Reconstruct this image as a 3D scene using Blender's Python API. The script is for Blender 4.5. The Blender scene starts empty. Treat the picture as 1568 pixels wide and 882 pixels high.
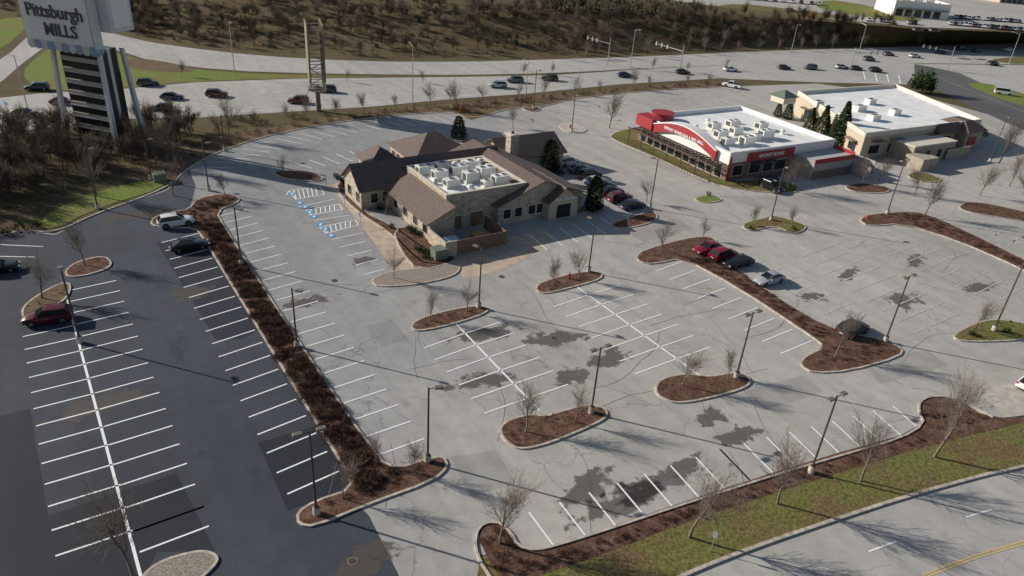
import bpy, math, random
import numpy as np
from mathutils import Vector, Matrix
from mathutils.geometry import tessellate_polygon
random.seed(7); rng=np.random.default_rng(7)
SC=bpy.context.scene
SC.view_settings.view_transform='Standard'; SC.view_settings.look='None'; SC.view_settings.exposure=0
# ---------------------------------------------------------------- survey: photo plan -> ground coordinates (metres)
F=1100.0;P=math.radians(28.5);R=math.radians(4.3);H=43.0
def g(u,v,z=0.0):
    x=u-784;y=v-441
    xr=x*math.cos(R)+y*math.sin(R); yr=-x*math.sin(R)+y*math.cos(R)
    dy=F*math.cos(P)-yr*math.sin(P); dz=-F*math.sin(P)-yr*math.cos(P)
    t=(z-H)/dz
    return Vector((xr*t,dy*t,z))
AZ=math.radians(34)
# ---------------------------------------------------------------- materials
def newmat(name):
    m=bpy.data.materials.new(name); m.use_nodes=True
    nt=m.node_tree; b=nt.nodes['Principled BSDF']; return m,nt,b
def ramp(nt,src,stops):
    r=nt.nodes.new('ShaderNodeValToRGB'); e=r.color_ramp.elements
    while len(e)<len(stops): e.new(0.5)
    for i,(p,c) in enumerate(stops):
        e[i].position=p; e[i].color=(c[0],c[1],c[2],1) if hasattr(c,'__len__') else (c,c,c,1)
    nt.links.new(src,r.inputs[0]); return r.outputs[0]
def mixc(nt,f,a,b,mode='MIX'):
    n=nt.nodes.new('ShaderNodeMix'); n.data_type='RGBA'; n.blend_type=mode
    if isinstance(f,float): n.inputs[0].default_value=f
    else: nt.links.new(f,n.inputs[0])
    for s,i in ((a,6),(b,7)):
        if hasattr(s,'links'): nt.links.new(s,n.inputs[i])
        else: n.inputs[i].default_value=(s[0],s[1],s[2],1)
    return n.outputs[2]
def noise(nt,scale,detail=4,rough=.6,vec=None,sc=None):
    if vec is None:
        tc=nt.nodes.new('ShaderNodeNewGeometry'); vec=tc.outputs['Position']
    if sc:
        m0=nt.nodes.new('ShaderNodeMapping'); m0.inputs['Rotation'].default_value=(0,0,sc[3]); nt.links.new(vec,m0.inputs[0])
        mp=nt.nodes.new('ShaderNodeMapping'); mp.inputs['Scale'].default_value=sc[:3]
        nt.links.new(m0.outputs[0],mp.inputs[0]); vec=mp.outputs[0]
    n=nt.nodes.new('ShaderNodeTexNoise'); n.inputs['Scale'].default_value=scale
    n.inputs['Detail'].default_value=detail; n.inputs['Roughness'].default_value=rough
    nt.links.new(vec,n.inputs['Vector']); return n.outputs['Fac']
def bump(nt,b,h,strength=.3,dist=.05):
    n=nt.nodes.new('ShaderNodeBump'); n.inputs['Strength'].default_value=strength; n.inputs['Distance'].default_value=dist
    nt.links.new(h,n.inputs['Height']); nt.links.new(n.outputs[0],b.inputs['Normal'])
def simple(name,c,rough=.7,metal=0,var=.15,scale=3.0,spec=.5):
    m,nt,b=newmat(name)
    n=noise(nt,scale,3)
    d=[x*(1-var) for x in c]; l=[min(1,x*(1+var)) for x in c]
    nt.links.new(ramp(nt,n,[(.3,d),(.7,l)]),b.inputs['Base Color'])
    b.inputs['Roughness'].default_value=rough; b.inputs['Metallic'].default_value=metal
    b.inputs['Specular IOR Level'].default_value=spec
    return m
def asphalt(name,c,crack=.5,big=.22,spec=.25,c2=None):
    # c: paving colour, c2: western tone; sun glare painted in as brightening eastward
    m,nt,b=newmat(name)
    geo=nt.nodes.new('ShaderNodeNewGeometry'); v=geo.outputs['Position']
    n1=noise(nt,.035,5,.55,v); n2=noise(nt,.5,5,.65,v); n3=noise(nt,9,2,.7,v)
    base=ramp(nt,n1,[(.32,[x*(1-big) for x in c]),(.5,c),(.68,[x*(1+big) for x in c])])
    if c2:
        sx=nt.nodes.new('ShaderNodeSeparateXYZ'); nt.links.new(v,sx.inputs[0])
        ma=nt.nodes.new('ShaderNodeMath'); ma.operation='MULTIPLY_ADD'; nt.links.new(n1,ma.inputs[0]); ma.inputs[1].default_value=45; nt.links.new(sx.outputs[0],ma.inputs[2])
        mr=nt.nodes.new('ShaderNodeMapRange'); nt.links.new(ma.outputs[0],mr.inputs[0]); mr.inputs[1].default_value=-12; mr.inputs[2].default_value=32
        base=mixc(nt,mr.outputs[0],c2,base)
    k=mixc(nt,.28,base,ramp(nt,n2,[(.3,.30),(.7,.70)]),'OVERLAY')
    k=mixc(nt,.16,k,ramp(nt,n3,[(.3,.3),(.7,.7)]),'OVERLAY')
    st=noise(nt,1.0,3,.6,v,(.5,.03,1,math.radians(-34)))
    k=mixc(nt,.24,k,ramp(nt,st,[(.35,.32),(.7,.66)]),'OVERLAY')
    if crack>0:
        dn=nt.nodes.new('ShaderNodeTexNoise'); dn.inputs['Scale'].default_value=.35; dn.inputs['Detail'].default_value=4
        nt.links.new(v,dn.inputs['Vector'])
        ad=nt.nodes.new('ShaderNodeVectorMath'); ad.operation='MULTIPLY_ADD'; ad.inputs[1].default_value=(5,5,0)
        nt.links.new(dn.outputs['Color'],ad.inputs[0]); nt.links.new(v,ad.inputs[2])
        vo=nt.nodes.new('ShaderNodeTexVoronoi'); vo.feature='DISTANCE_TO_EDGE'; vo.inputs['Scale'].default_value=.10
        nt.links.new(ad.outputs[0],vo.inputs['Vector'])
        cm=ramp(nt,vo.outputs['Distance'],[(.0,.0),(.006,1.0)])
        gate=ramp(nt,noise(nt,.08,2,.5,v),[(.46,.0),(.58,1.0)])
        mx=nt.nodes.new('ShaderNodeMath'); mx.operation='MAXIMUM'; nt.links.new(cm,mx.inputs[0]); nt.links.new(gate,mx.inputs[1])
        k=mixc(nt,crack,k,mixc(nt,1.0,k,mx.outputs[0],'MULTIPLY'))
    v2=nt.nodes.new('ShaderNodeTexVoronoi'); v2.inputs['Scale'].default_value=.17; nt.links.new(v,v2.inputs['Vector'])
    sp=ramp(nt,v2.outputs['Distance'],[(.02,.5),(.09,1.0)])
    k=mixc(nt,.45,k,mixc(nt,1.0,k,sp,'MULTIPLY'))
    nt.links.new(k,b.inputs['Base Color'])
    b.inputs['Roughness'].default_value=.75; b.inputs['Specular IOR Level'].default_value=spec
    return m
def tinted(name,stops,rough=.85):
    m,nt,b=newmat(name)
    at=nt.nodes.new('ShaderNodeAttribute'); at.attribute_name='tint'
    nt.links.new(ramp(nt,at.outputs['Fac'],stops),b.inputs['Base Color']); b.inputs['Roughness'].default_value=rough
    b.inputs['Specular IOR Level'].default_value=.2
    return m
M={}
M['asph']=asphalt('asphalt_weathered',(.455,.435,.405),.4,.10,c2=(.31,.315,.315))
M['asphp']=asphalt('asphalt_repair_patch',(.375,.36,.34),.2,.08,c2=(.275,.28,.28))
M['asph2']=asphalt('asphalt_sealed',(.060,.070,.088),.3,.28,spec=.25)
M['asph3']=asphalt('asphalt_new_patch',(.028,.034,.046),.0,.2,spec=.25)
M['road']=asphalt('asphalt_road',(.46,.445,.42),.3,.08)
M['tar']=simple('crack_sealer',(.19,.183,.175),.7)
M['conc']=simple('concrete',(.50,.46,.40),.85,var=.2,scale=1.2)
M['kerb']=simple('concrete_kerb',(.50,.44,.37),.85,var=.35,scale=2)
M['tanwalk']=simple('tan_concrete',(.52,.42,.32),.85,var=.2,scale=.8)
M['gravel']=simple('gravel_bed',(.30,.25,.21),.9,var=.5,scale=6)
def grass_mat(name,a,b_,c,sc=.25):
    m,nt,b=newmat(name)
    n1=noise(nt,sc,6,.65); n2=noise(nt,3.0,5,.75)
    k=ramp(nt,n1,[(.38,a),(.5,b_),(.62,c)])
    k=mixc(nt,.8,k,ramp(nt,n2,[(.3,.15),(.7,.85)]),'OVERLAY')
    nt.links.new(k,b.inputs['Base Color']); b.inputs['Roughness'].default_value=.95; b.inputs['Specular IOR Level'].default_value=.1
    bump(nt,b,n2,.7,.15); return m
M['ground']=grass_mat('rough_ground',(.12,.088,.055),(.13,.11,.055),(.15,.12,.075),.05)
M['grass']=grass_mat('winter_grass',(.19,.13,.07),(.18,.165,.06),(.165,.18,.055),.16)
M['lawn']=grass_mat('green_lawn',(.23,.20,.08),(.20,.235,.065),(.18,.25,.055),.08)
M['mulch']=grass_mat('mulch',(.11,.060,.042),(.145,.082,.058),(.19,.115,.085),.8)
M['hill']=grass_mat('hillside_soil',(.15,.105,.065),(.14,.115,.058),(.17,.13,.08),.05)
M['verge']=grass_mat('leaf_litter',(.17,.112,.07),(.19,.135,.09),(.17,.15,.075),.2)
def paint(name,c,wear=.35):
    m,nt,b=newmat(name)
    n=noise(nt,2.2,6,.75)
    nt.links.new(ramp(nt,n,[(wear,[x*.7 for x in c]),(wear+.10,c)]),b.inputs['Base Color']); b.inputs['Roughness'].default_value=.6
    return m
M['white']=paint('white_line_paint',(.95,.95,.95),.30)
M['faint']=paint('worn_line_paint',(.66,.65,.62),.45)
M['yellow']=paint('yellow_line_paint',(.70,.52,.20))
M['blue']=paint('blue_paint',(.12,.36,.62),.3)
M['bark']=simple('bark',(.19,.15,.125),.9,var=.3,scale=5)
M['lamp']=simple('bronze_metal',(.10,.075,.06),.5,.3)
M['lamphead']=simple('lamp_head_metal',(.22,.19,.165),.45,.3)
M['lens']=simple('lamp_lens',(.6,.6,.58),.3)
M['steel']=simple('galvanised_steel',(.42,.43,.43),.45,.5)
M['brownsteel']=simple('weathered_steel',(.24,.19,.14),.6,.2)
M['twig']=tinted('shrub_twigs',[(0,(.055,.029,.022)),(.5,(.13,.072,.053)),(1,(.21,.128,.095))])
M['dry']=tinted('dry_brush',[(0,(.09,.062,.04)),(.5,(.18,.13,.09)),(1,(.27,.21,.155))])
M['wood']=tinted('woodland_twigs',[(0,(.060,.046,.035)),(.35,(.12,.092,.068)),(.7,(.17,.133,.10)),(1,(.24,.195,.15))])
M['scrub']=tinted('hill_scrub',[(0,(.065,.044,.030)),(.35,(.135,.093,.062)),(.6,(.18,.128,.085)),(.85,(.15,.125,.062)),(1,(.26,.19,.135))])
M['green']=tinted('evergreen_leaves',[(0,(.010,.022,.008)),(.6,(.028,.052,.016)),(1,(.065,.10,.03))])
M['orange']=tinted('autumn_leaves',[(0,(.12,.045,.015)),(1,(.32,.14,.04))])
# ---------------------------------------------------------------- mesh helpers
def add_obj(name,me,parent=None):
    o=bpy.data.objects.new(name,me); SC.collection.objects.link(o)
    if parent: o.parent=parent
    return o
def tri_mesh(name,V,T,mats,tint=None,mi=None):
    me=bpy.data.meshes.new(name); V=np.asarray(V,dtype=np.float32); T=np.asarray(T,dtype=np.int32)
    me.vertices.add(len(V)); me.vertices.foreach_set('co',V.ravel())
    me.loops.add(T.size); me.loops.foreach_set('vertex_index',T.ravel())
    me.polygons.add(len(T)); me.polygons.foreach_set('loop_start',np.arange(0,T.size,3,dtype=np.int32))
    try: me.polygons.foreach_set('loop_total',np.full(len(T),3,dtype=np.int32))
    except Exception: pass
    for m in mats: me.materials.append(m)
    if tint is not None:
        a=me.attributes.new('tint','FLOAT','POINT'); a.data.foreach_set('value',np.asarray(tint,dtype=np.float32))
    me.update(calc_edges=True); me.validate(); return me
def chaikin(p,n=2,closed=True):
    for _ in range(n):
        q=[]; L=len(p)
        if closed:
            for i in range(L):
                a,b=p[i],p[(i+1)%L]; q+= [a*.75+b*.25,a*.25+b*.75]
        else:
            q=[p[0]]
            for i in range(L-1):
                a,b=p[i],p[i+1]; q+=[a*.75+b*.25,a*.25+b*.75]
            q.append(p[-1])
        p=q
    return p
def W(px,z=0): return [g(u,v,0)+Vector((0,0,z)) for u,v in px]
def ccw(p):
    s=sum(p[i].x*p[(i+1)%len(p)].y-p[(i+1)%len(p)].x*p[i].y for i in range(len(p)))
    return p if s>0 else p[::-1]
def sheet(name,pts,z,mat,smooth=0):
    p=[Vector((q.x,q.y,z)) for q in pts]
    if smooth: p=chaikin(p,smooth)
    p=ccw(p); T=tessellate_polygon([p])
    T=[t if ((p[t[1]]-p[t[0]]).cross(p[t[2]]-p[t[0]])).z>0 else (t[0],t[2],t[1]) for t in T]
    return add_obj(name,tri_mesh(name,[tuple(q) for q in p],T,[mat]))
def inset(p,d):
    out=[];L=len(p)
    for i in range(L):
        a,b,c=p[i-1],p[i],p[(i+1)%L]
        e1=(b-a);e2=(c-b)
        n1=Vector((-e1.y,e1.x,0)).normalized() if e1.length>1e-6 else Vector((0,0,0))
        n2=Vector((-e2.y,e2.x,0)).normalized() if e2.length>1e-6 else n1
        n=(n1+n2); n=n.normalized() if n.length>1e-6 else n1
        out.append(b+n*d)
    return out
class MB:
    def __init__(s): s.v=[];s.f=[];s.m=[];s.mats=[]
    def mi(s,m):
        if m not in s.mats: s.mats.append(m)
        return s.mats.index(m)
    def face(s,pts,m):
        i=len(s.v); s.v+= [tuple(p) for p in pts]; s.f.append(tuple(range(i,i+len(pts)))); s.m.append(s.mi(m))
    def hexa(s,b,t,m,top=None,bottom=True):
        i=len(s.v); s.v+=[tuple(p) for p in b]+[tuple(p) for p in t]; n=len(b); k=s.mi(m)
        for j in range(n): s.f.append((i+j,i+(j+1)%n,i+n+(j+1)%n,i+n+j)); s.m.append(k)
        s.f.append(tuple(i+n+j for j in range(n))); s.m.append(s.mi(top) if top else k)
        if bottom: s.f.append(tuple(i+j for j in reversed(range(n)))); s.m.append(k)
    def box(s,x0,x1,y0,y1,z0,z1,m,top=None):
        s.hexa([(x0,y0,z0),(x1,y0,z0),(x1,y1,z0),(x0,y1,z0)],[(x0,y0,z1),(x1,y0,z1),(x1,y1,z1),(x0,y1,z1)],m,top)
    def bx(s,c,sz,ang,m,top=None,taper=1.0):
        ca,sa=math.cos(ang),math.sin(ang); b=[];t=[]
        for sx,sy in ((-1,-1),(1,-1),(1,1),(-1,1)):
            x=sx*sz[0]/2;y=sy*sz[1]/2
            b.append((c[0]+x*ca-y*sa,c[1]+x*sa+y*ca,c[2]-sz[2]/2))
            x*=taper;y*=taper
            t.append((c[0]+x*ca-y*sa,c[1]+x*sa+y*ca,c[2]+sz[2]/2))
        s.hexa(b,t,m,top)
    def cyl(s,p0,p1,r0,r1,m,n=8,caps=True):
        p0=Vector(p0);p1=Vector(p1);d=(p1-p0).normalized()
        a=d.orthogonal().normalized();b=d.cross(a)
        B=[p0+(a*math.cos(2*math.pi*k/n)+b*math.sin(2*math.pi*k/n))*r0 for k in range(n)]
        T=[p1+(a*math.cos(2*math.pi*k/n)+b*math.sin(2*math.pi*k/n))*r1 for k in range(n)]
        s.hexa(B,T,m)
    def build(s,name,loc=(0,0,0),rz=0,smooth=False,parent=None):
        me=bpy.data.meshes.new(name); me.from_pydata(s.v,[],s.f)
        for m in s.mats: me.materials.append(m)
        me.polygons.foreach_set('material_index',s.m)
        if smooth: me.polygons.foreach_set('use_smooth',[True]*len(s.f))
        me.update(); o=add_obj(name,me,parent); o.location=loc; o.rotation_euler=(0,0,rz); return o
def strip(mb,p,w,z0,z1,mat,closed=False):
    n=len(p); L=[];Rr=[]
    for i in range(n):
        a=p[i-1] if (i>0 or closed) else p[i]; c=p[(i+1)%n] if (i<n-1 or closed) else p[i]
        d=(c-a); d=Vector((-d.y,d.x,0)).normalized()*w/2
        L.append(p[i]+d);Rr.append(p[i]-d)
    for i in range(n if closed else n-1):
        j=(i+1)%n
        q=[Rr[i],Rr[j],L[j],L[i]]
        if z1>z0+.02: mb.hexa([(a.x,a.y,z0) for a in q],[(a.x,a.y,z1) for a in q],mat)
        else: mb.face([(a.x,a.y,z1) for a in q],mat)
def pip(x,y,poly):
    c=False;n=len(poly)
    for i in range(n):
        a=poly[i];b=poly[i-1]
        if (a.y>y)!=(b.y>y) and x<(b.x-a.x)*(y-a.y)/(b.y-a.y)+a.x: c=not c
    return c
def scatter_pts(poly,n):
    xs=[p.x for p in poly];ys=[p.y for p in poly];out=[];k=0
    while len(out)<n and k<n*60:
        k+=1
        x=random.uniform(min(xs),max(xs));y=random.uniform(min(ys),max(ys))
        if pip(x,y,poly): out.append((x,y))
    return out
def area(p): return abs(sum(p[i].x*p[(i+1)%len(p)].y-p[(i+1)%len(p)].x*p[i].y for i in range(len(p))))/2
# ---------------------------------------------------------------- vegetation templates
def tpl_bush(n=110,rx=.6,rz=.9,s=.16,spiky=True,thin=.28):
    V=[];T=[];sh=[]
    for i in range(n):
        a=random.uniform(0,2*math.pi); e=math.asin(random.uniform(0,1)); r=random.uniform(.45,1.0)
        r*=1+.25*math.sin(3*a+i%2)
        c=Vector((rx*r*math.cos(a)*math.cos(e),rx*r*math.sin(a)*math.cos(e),rz*r*math.sin(e)))
        if spiky:
            d=Vector((c.x,c.y,c.z*1.3+.1)).normalized()+Vector([random.uniform(-.5,.5) for _ in range(3)])
            d.normalize(); w=d.orthogonal().normalized(); w=Matrix.Rotation(random.uniform(0,6.28),3,d)@w
            q=[c-d*s*1.3+w*s*thin,c-d*s*1.3-w*s*thin,c+d*s*1.6]
        else:
            q=[c+Vector([random.uniform(-s,s) for _ in range(3)]) for _ in range(3)]
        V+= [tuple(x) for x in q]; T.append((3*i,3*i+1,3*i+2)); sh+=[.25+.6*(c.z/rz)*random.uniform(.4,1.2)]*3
    return np.array(V),np.array(T),np.array(sh)
def tpl_cone(n=260,r=1.0,h=4.0,s=.3,pw=1.0):
    V=[];T=[];sh=[]
    for i in range(n):
        t=random.uniform(0,1)**1.2; a=random.uniform(0,2*math.pi)
        rr=r*(1-t)**pw*random.uniform(.6,1.05)*(1+.1*math.sin(5*a+9*t))*min(1,.6+t*4)+.04; z=.1+t*h
        c=Vector((rr*math.cos(a),rr*math.sin(a),z)); o=Vector((math.cos(a),math.sin(a),-.1 if pw<.7 else -.35))
        w=Vector((-math.sin(a),math.cos(a),random.uniform(-.5,.5)))
        q=[c-w*s*.5,c+w*s*.5,c+o*s*random.uniform(.5,1.0)+Vector((0,0,s*.5 if pw<.7 else 0))]
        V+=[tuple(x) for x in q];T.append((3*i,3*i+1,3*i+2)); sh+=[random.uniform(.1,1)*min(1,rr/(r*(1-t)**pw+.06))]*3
    return np.array(V),np.array(T),np.array(sh)
def tpl_tree(h=6.0,levels=4,seed=0,dens=1.0,spread=.62,up=.28,rmin=.009):
    rd=random.Random(seed); V=[];T=[];sh=[]
    def seg(a,b,ra,rb,n):
        d=(b-a).normalized();o=d.orthogonal().normalized();p=d.cross(o);i=len(V)
        for (c,r) in ((a,ra),(b,rb)):
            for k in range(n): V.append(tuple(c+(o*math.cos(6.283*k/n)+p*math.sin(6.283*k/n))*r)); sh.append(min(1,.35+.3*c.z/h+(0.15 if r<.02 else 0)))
        for k in range(n):
            k2=(k+1)%n; T.append((i+k,i+k2,i+n+k2));T.append((i+k,i+n+k2,i+n+k))
    def grow(p,d,L,r,lv):
        ns=3 if lv<2 else 2; q=p
        for k in range(ns):
            d2=(d+Vector((rd.uniform(-.12,.12),rd.uniform(-.12,.12),.05))).normalized()
            e=q+d2*L/ns; r2=r*(1-.5*(k+1)/ns)
            seg(q,e,r*(1-.5*k/ns),r2,5 if lv==0 else 3)
            if lv<levels and not(lv==0 and k==0):
                nb=int({0:3.6,1:2.4,2:2.0,3:1.7}.get(lv,1.5)*dens+rd.random())
                for _ in range(nb):
                    ax=rd.uniform(0,6.283); o=d2.orthogonal().normalized(); o=Matrix.Rotation(ax,3,d2)@o
                    nd=(d2*.75+o*spread*rd.uniform(.7,1.25)+Vector((0,0,up))).normalized()
                    grow(q+(e-q)*rd.uniform(.2,1),nd,L*rd.uniform(.42,.68),max(r2*.55,rmin),lv+1)
            q=e;d=d2
        if lv<levels: grow(q,d,L*.6,max(r*.5,rmin),lv+1)
    grow(Vector((0,0,-.1)),Vector((0,0,1)),h*.52,h*.018,0)
    V=np.array(V); V*= h/V[:,2].max()
    return V,np.array(T),np.array(sh)
def merge(name,tpls,places,mats,parent=None,jit=.28):
    Vs=[];Ts=[];S=[];off=0
    for (x,y,z,s,sz) in places:
        V,T,sh=random.choice(tpls); a=random.uniform(0,6.283);c,sn=math.cos(a),math.sin(a)
        X=(V[:,0]*c-V[:,1]*sn)*s+x; Y=(V[:,0]*sn+V[:,1]*c)*s+y; Z=V[:,2]*sz+z
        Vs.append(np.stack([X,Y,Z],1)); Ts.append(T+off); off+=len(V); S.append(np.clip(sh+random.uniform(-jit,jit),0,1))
    if not Vs: return
    return add_obj(name,tri_mesh(name,np.concatenate(Vs),np.concatenate(Ts),mats,np.concatenate(S)),parent)
T_bush=[tpl_bush(90,.6,.9,.12,True,.16) for _ in range(5)]
T_hedge=[tpl_bush(200,.62,.55,.075,True,.30) for _ in range(5)]
T_green=[tpl_bush(260,.62,1.0,.12,False) for _ in range(3)]
T_wood=[tpl_bush(80,1.5,2.2,.36,True,.13) for _ in range(4)]
T_far=[tpl_tree(7,3,s,1.25,.7,.2,.03) for s in range(5)]
# ---------------------------------------------------------------- ground
def rect(x0,x1,y0,y1): return [Vector((x0,y0,0)),Vector((x1,y0,0)),Vector((x1,y1,0)),Vector((x0,y1,0))]
sheet('ground',rect(-4000,4000,-300,6000),0,M['ground'])
lot_px=[(-260,500),(-60,372),(30,352),(85,358),(140,330),(255,290),(290,256),(340,230),(420,205),(520,187),(600,177),(690,171),(722,184),(780,166),(830,165),(880,150),(1010,138),(1105,133),(1250,128),(1420,150),(1568,190),(1900,300),(2000,560),(1568,637),(1420,662),(1240,712),(1050,772),(880,828),(800,850),(735,850),(740,960),(-300,1000)]
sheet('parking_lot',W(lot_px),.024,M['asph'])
dark_px=[(-260,500),(-60,374),(30,354),(85,360),(140,332),(255,292),(290,262),(300,285),(290,322),(310,365),(410,530),(525,715),(545,770),(565,790),(620,900),(640,1000),(-300,1000)]
sheet('sealed_asphalt',W(dark_px),.028,M['asph2'])
sheet('asphalt_patch',W([(0,637),(46,626),(72,780),(95,900),(-200,980),(-200,700)]),.032,M['asph3'])
sheet('asphalt_patch',W([(395,678),(484,652),(540,748),(440,782)]),.036,M['asph3'])
sheet('asphalt_patch',W([(75,790),(270,725),(330,845),(240,845),(215,900),(95,900)]),.032,M['asph3'])
sheet('asphalt_patch',W([(240,372),(310,366),(395,505),(370,520),(330,520)]),.032,M['asph3'])
for q in ([(655,460),(720,440),(745,458),(680,480)],[(960,355),(1040,335),(1060,350),(985,372)],[(1140,600),(1230,575),(1262,600),(1170,628)],[(560,500),(600,490),(625,520),(585,532)],[(1320,560),(1420,535),(1450,560),(1350,588)],[(1100,300),(1250,300),(1330,330),(1180,325)],[(690,700),(760,690),(790,740),(720,760)],[(370,240),(480,225),(500,245),(400,262)]): sheet('asphalt_patch',W(q),.028,M['asphp'])
band=W([(735,852),(800,852),(880,830),(1050,774),(1240,714),(1420,664),(1568,639),(2000,562),(2000,640),(1568,712),(1400,757),(1280,796),(1150,840),(1040,884),(960,940),(720,960)])
sheet('grass_verge',band,.05,M['grass'],0)
sheet('mulch_strip',W([(728,815),(745,802),(775,806),(800,848),(880,826),(1050,768),(1240,706),(1420,656),(1405,620),(1425,608),(1470,614),(1510,640),(1600,640),(1430,680),(1240,738),(1050,800),(900,858),(800,890),(760,884)]),.06,M['mulch'],1)
sheet('access_road',W([(2000,640),(1568,712),(1400,757),(1280,796),(1150,840),(1040,884),(960,940),(900,1100),(2400,1100),(2400,640)]),.03,M['road'])
sheet('concrete_pad',W([(1498,600),(1545,588),(1620,600),(1640,628),(1540,640)]),.075,M['conc'])
sheet('highway',W([(150,42),(185,56),(260,70),(400,86),(550,94),(700,95),(850,91),(1000,86),(1150,79),(1300,74),(1568,66),(1900,60),(1900,100),(1420,98),(1300,92),(1130,99),(1000,104),(850,112),(700,115),(500,113),(340,108),(230,93),(190,80),(120,60)]),.02,M['road'],1)
sheet('highway',W([(-200,200),(0,150),(60,143),(190,136),(300,126),(470,120),(700,118),(850,115),(1000,105),(1130,99),(1300,92),(1420,98),(1568,100),(1900,110),(1900,300),(1568,195),(1420,130),(1250,126),(1100,120),(950,129),(800,144),(700,151),(560,164),(430,172),(300,180),(200,182),(100,192),(-100,215)]),.016,M['road'],0)
sheet('ramp_road',W([(-100,190),(0,128),(28,102),(60,78),(90,56),(120,30),(80,24),(40,58),(8,88),(-30,105),(-120,140)]),.02,M['road'],1)
sheet('green_verge',W([(60,140),(30,112),(60,84),(95,62),(190,84),(230,97),(340,111),(500,116),(600,117),(470,119),(300,124),(190,134)]),.012,M['lawn'],1)
sheet('green_verge',W([(-60,92),(0,78),(48,36),(58,24),(-10,30),(-100,60)]),.012,M['lawn'],1)
sheet('leaf_litter',W([(200,88),(240,92),(300,104),(290,112),(215,108),(180,98)]),.028,M['verge'],1)
sheet('grass_lawn',W([(58,345),(75,325),(150,292),(230,275),(262,284),(140,322),(85,352)]),.045,M['lawn'],1)
sheet('verge_ground',W([(262,284),(200,260),(290,215),(420,196),(520,176),(600,168),(700,158),(830,146),(1000,131),(1110,124),(1110,133),(1010,138),(880,150),(830,165),(780,166),(722,184),(690,171),(600,177),(520,187),(420,205),(340,230),(290,256)]),.045,M['verge'])
sheet('dark_road',W([(1400,98),(1470,112),(1568,158),(1800,240),(1900,300),(1568,200),(1490,165),(1400,120)]),.034,asphalt('asphalt_dark_road',(.13,.13,.135),.2))
sheet('grass_lawn',W([(1475,130),(1500,125),(1568,143),(1700,190),(1568,165)]),.05,M['lawn'],1)
sheet('grass_lawn',W([(1505,92),(1568,86),(1700,90),(1568,100)]),.05,M['grass'],1)
sheet('grass_lawn',W([(1400,160),(1440,158),(1500,185),(1520,215),(1480,200)]),.05,M['grass'],1)
# hill
base_px=[(-500,20),(-100,20),(100,30),(190,50),(260,64),(400,79),(550,86),(700,88),(850,84),(1000,79),(1150,73),(1300,68),(1420,64),(1568,60),(1800,54),(2300,50)]
crest_px=[(-600,-75),(-150,-70),(80,-45),(190,-35),(260,-25),(400,-15),(550,-8),(700,2),(850,13),(1000,19),(1130,24),(1260,33),(1400,44),(1568,50),(1800,47),(2300,44)]
HZ=8.0
bw=[g(*p) for p in base_px]; cw=[g(u,v,HZ) for u,v in crest_px]
def hill_pt(i,t):
    a=bw[i];c=cw[i]; s=t*t*(3-2*t); return Vector((a.x+(c.x-a.x)*t,a.y+(c.y-a.y)*t,.01+HZ*s))
V=[];T=[];ns=8
for i in range(len(bw)):
    for k in range(ns+1): V.append(tuple(hill_pt(i,k/ns)))
for i in range(len(bw)-1):
    for k in range(ns):
        a=i*(ns+1)+k;b=a+ns+1; T+=[(a,b,b+1),(a,b+1,a+1)]
ob=add_obj('hillside',tri_mesh('hillside',V,T,[M['hill']]))
sheet('plateau_ground',cw+[Vector((3000,5000,0)),Vector((-3000,5000,0))],HZ-.01,M['ground'])
def W8(px): return [g(u,v,HZ) for u,v in px]
sheet('shopping_plaza_road',W8([(1085,8),(1160,14),(1280,30),(1420,42),(1568,47),(2000,45),(2400,-20),(900,-60),(960,-10)]),HZ+.02,M['asph'])
sheet('grass_lawn',W8([(1090,10),(1130,5),(1230,16),(1300,26),(1280,30),(1160,16)]),HZ+.03,M['grass'],1)
sheet('grass_lawn',W8([(1240,2),(1290,0),(1420,30),(1390,35),(1260,16)]),HZ+.035,M['lawn'],1)
# ---------------------------------------------------------------- markings
mk=MB()
def line(a,b,w=.16,mat=None,z=.0455):
    d=(b-a); n=Vector((-d.y,d.x,0)).normalized()*w/2
    mk.face([(q.x,q.y,z) for q in (a-n,b-n,b+n,a+n)],mat or M['white'])
def row(a,b,c,d,mat=None,sp=2.75,n=None):
    a,b,c,d=[g(*q) for q in (a,b,c,d)]
    n=n or max(1,round(((c-a).length+(d-b).length)/2/sp))
    for i in range(n+1):
        t=i/n; line(a.lerp(c,t),b.lerp(d,t),mat=mat)
row((35,516),(118,498),(85,852),(203,813)); line(g(97,436),g(216,884),.22)
row((98,447),(178,430),(205,814),(312,776)); row((205,814),(312,776),(214,846),(320,806))
row((247,372),(303,358),(440,757),(519,722))
row((337,331),(378,321),(580,697),(650,672))
row((650,533),(708,512),(742,633),(806,611)); row((708,512),(768,493),(806,611),(870,589)); line(g(698,496),g(826,629),.22)
row((848,470),(901,452),(972,573),(1033,551)); row((901,452),(950,437),(1033,551),(1087,532)); line(g(884,440),g(1082,583),.22)
row((1005,415),(1044,401),(1195,542),(1243,522))
row((1075,378),(1108,364),(1290,497),(1330,480),M['faint'])
row((810,785),(853,843),(1102,688),(1150,738)); row((1102,688),(1150,738),(1367,622),(1415,664))
row((520,379),(560,370),(572,436),(600,428))
row((812,361),(838,383),(920,334),(950,354))
row((0,375),(66,378),(0,412),(40,411),M['white'],n=2)
row((452,250),(478,258),(535,232),(560,244))
row((1225,395),(1290,370),(1400,510),(1470,480),M['faint'])
row((1310,372),(1370,352),(1520,465),(1568,440),M['faint'])
row((1390,322),(1415,306),(1568,392),(1590,370),M['faint'])
row((1500,350),(1530,335),(1600,395),(1630,378),M['faint'])
outer=chaikin([g(*q) for q in [(292,264),(340,238),(420,212),(520,194),(600,184),(692,177)]],2,False)
acc=0.0
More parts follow.
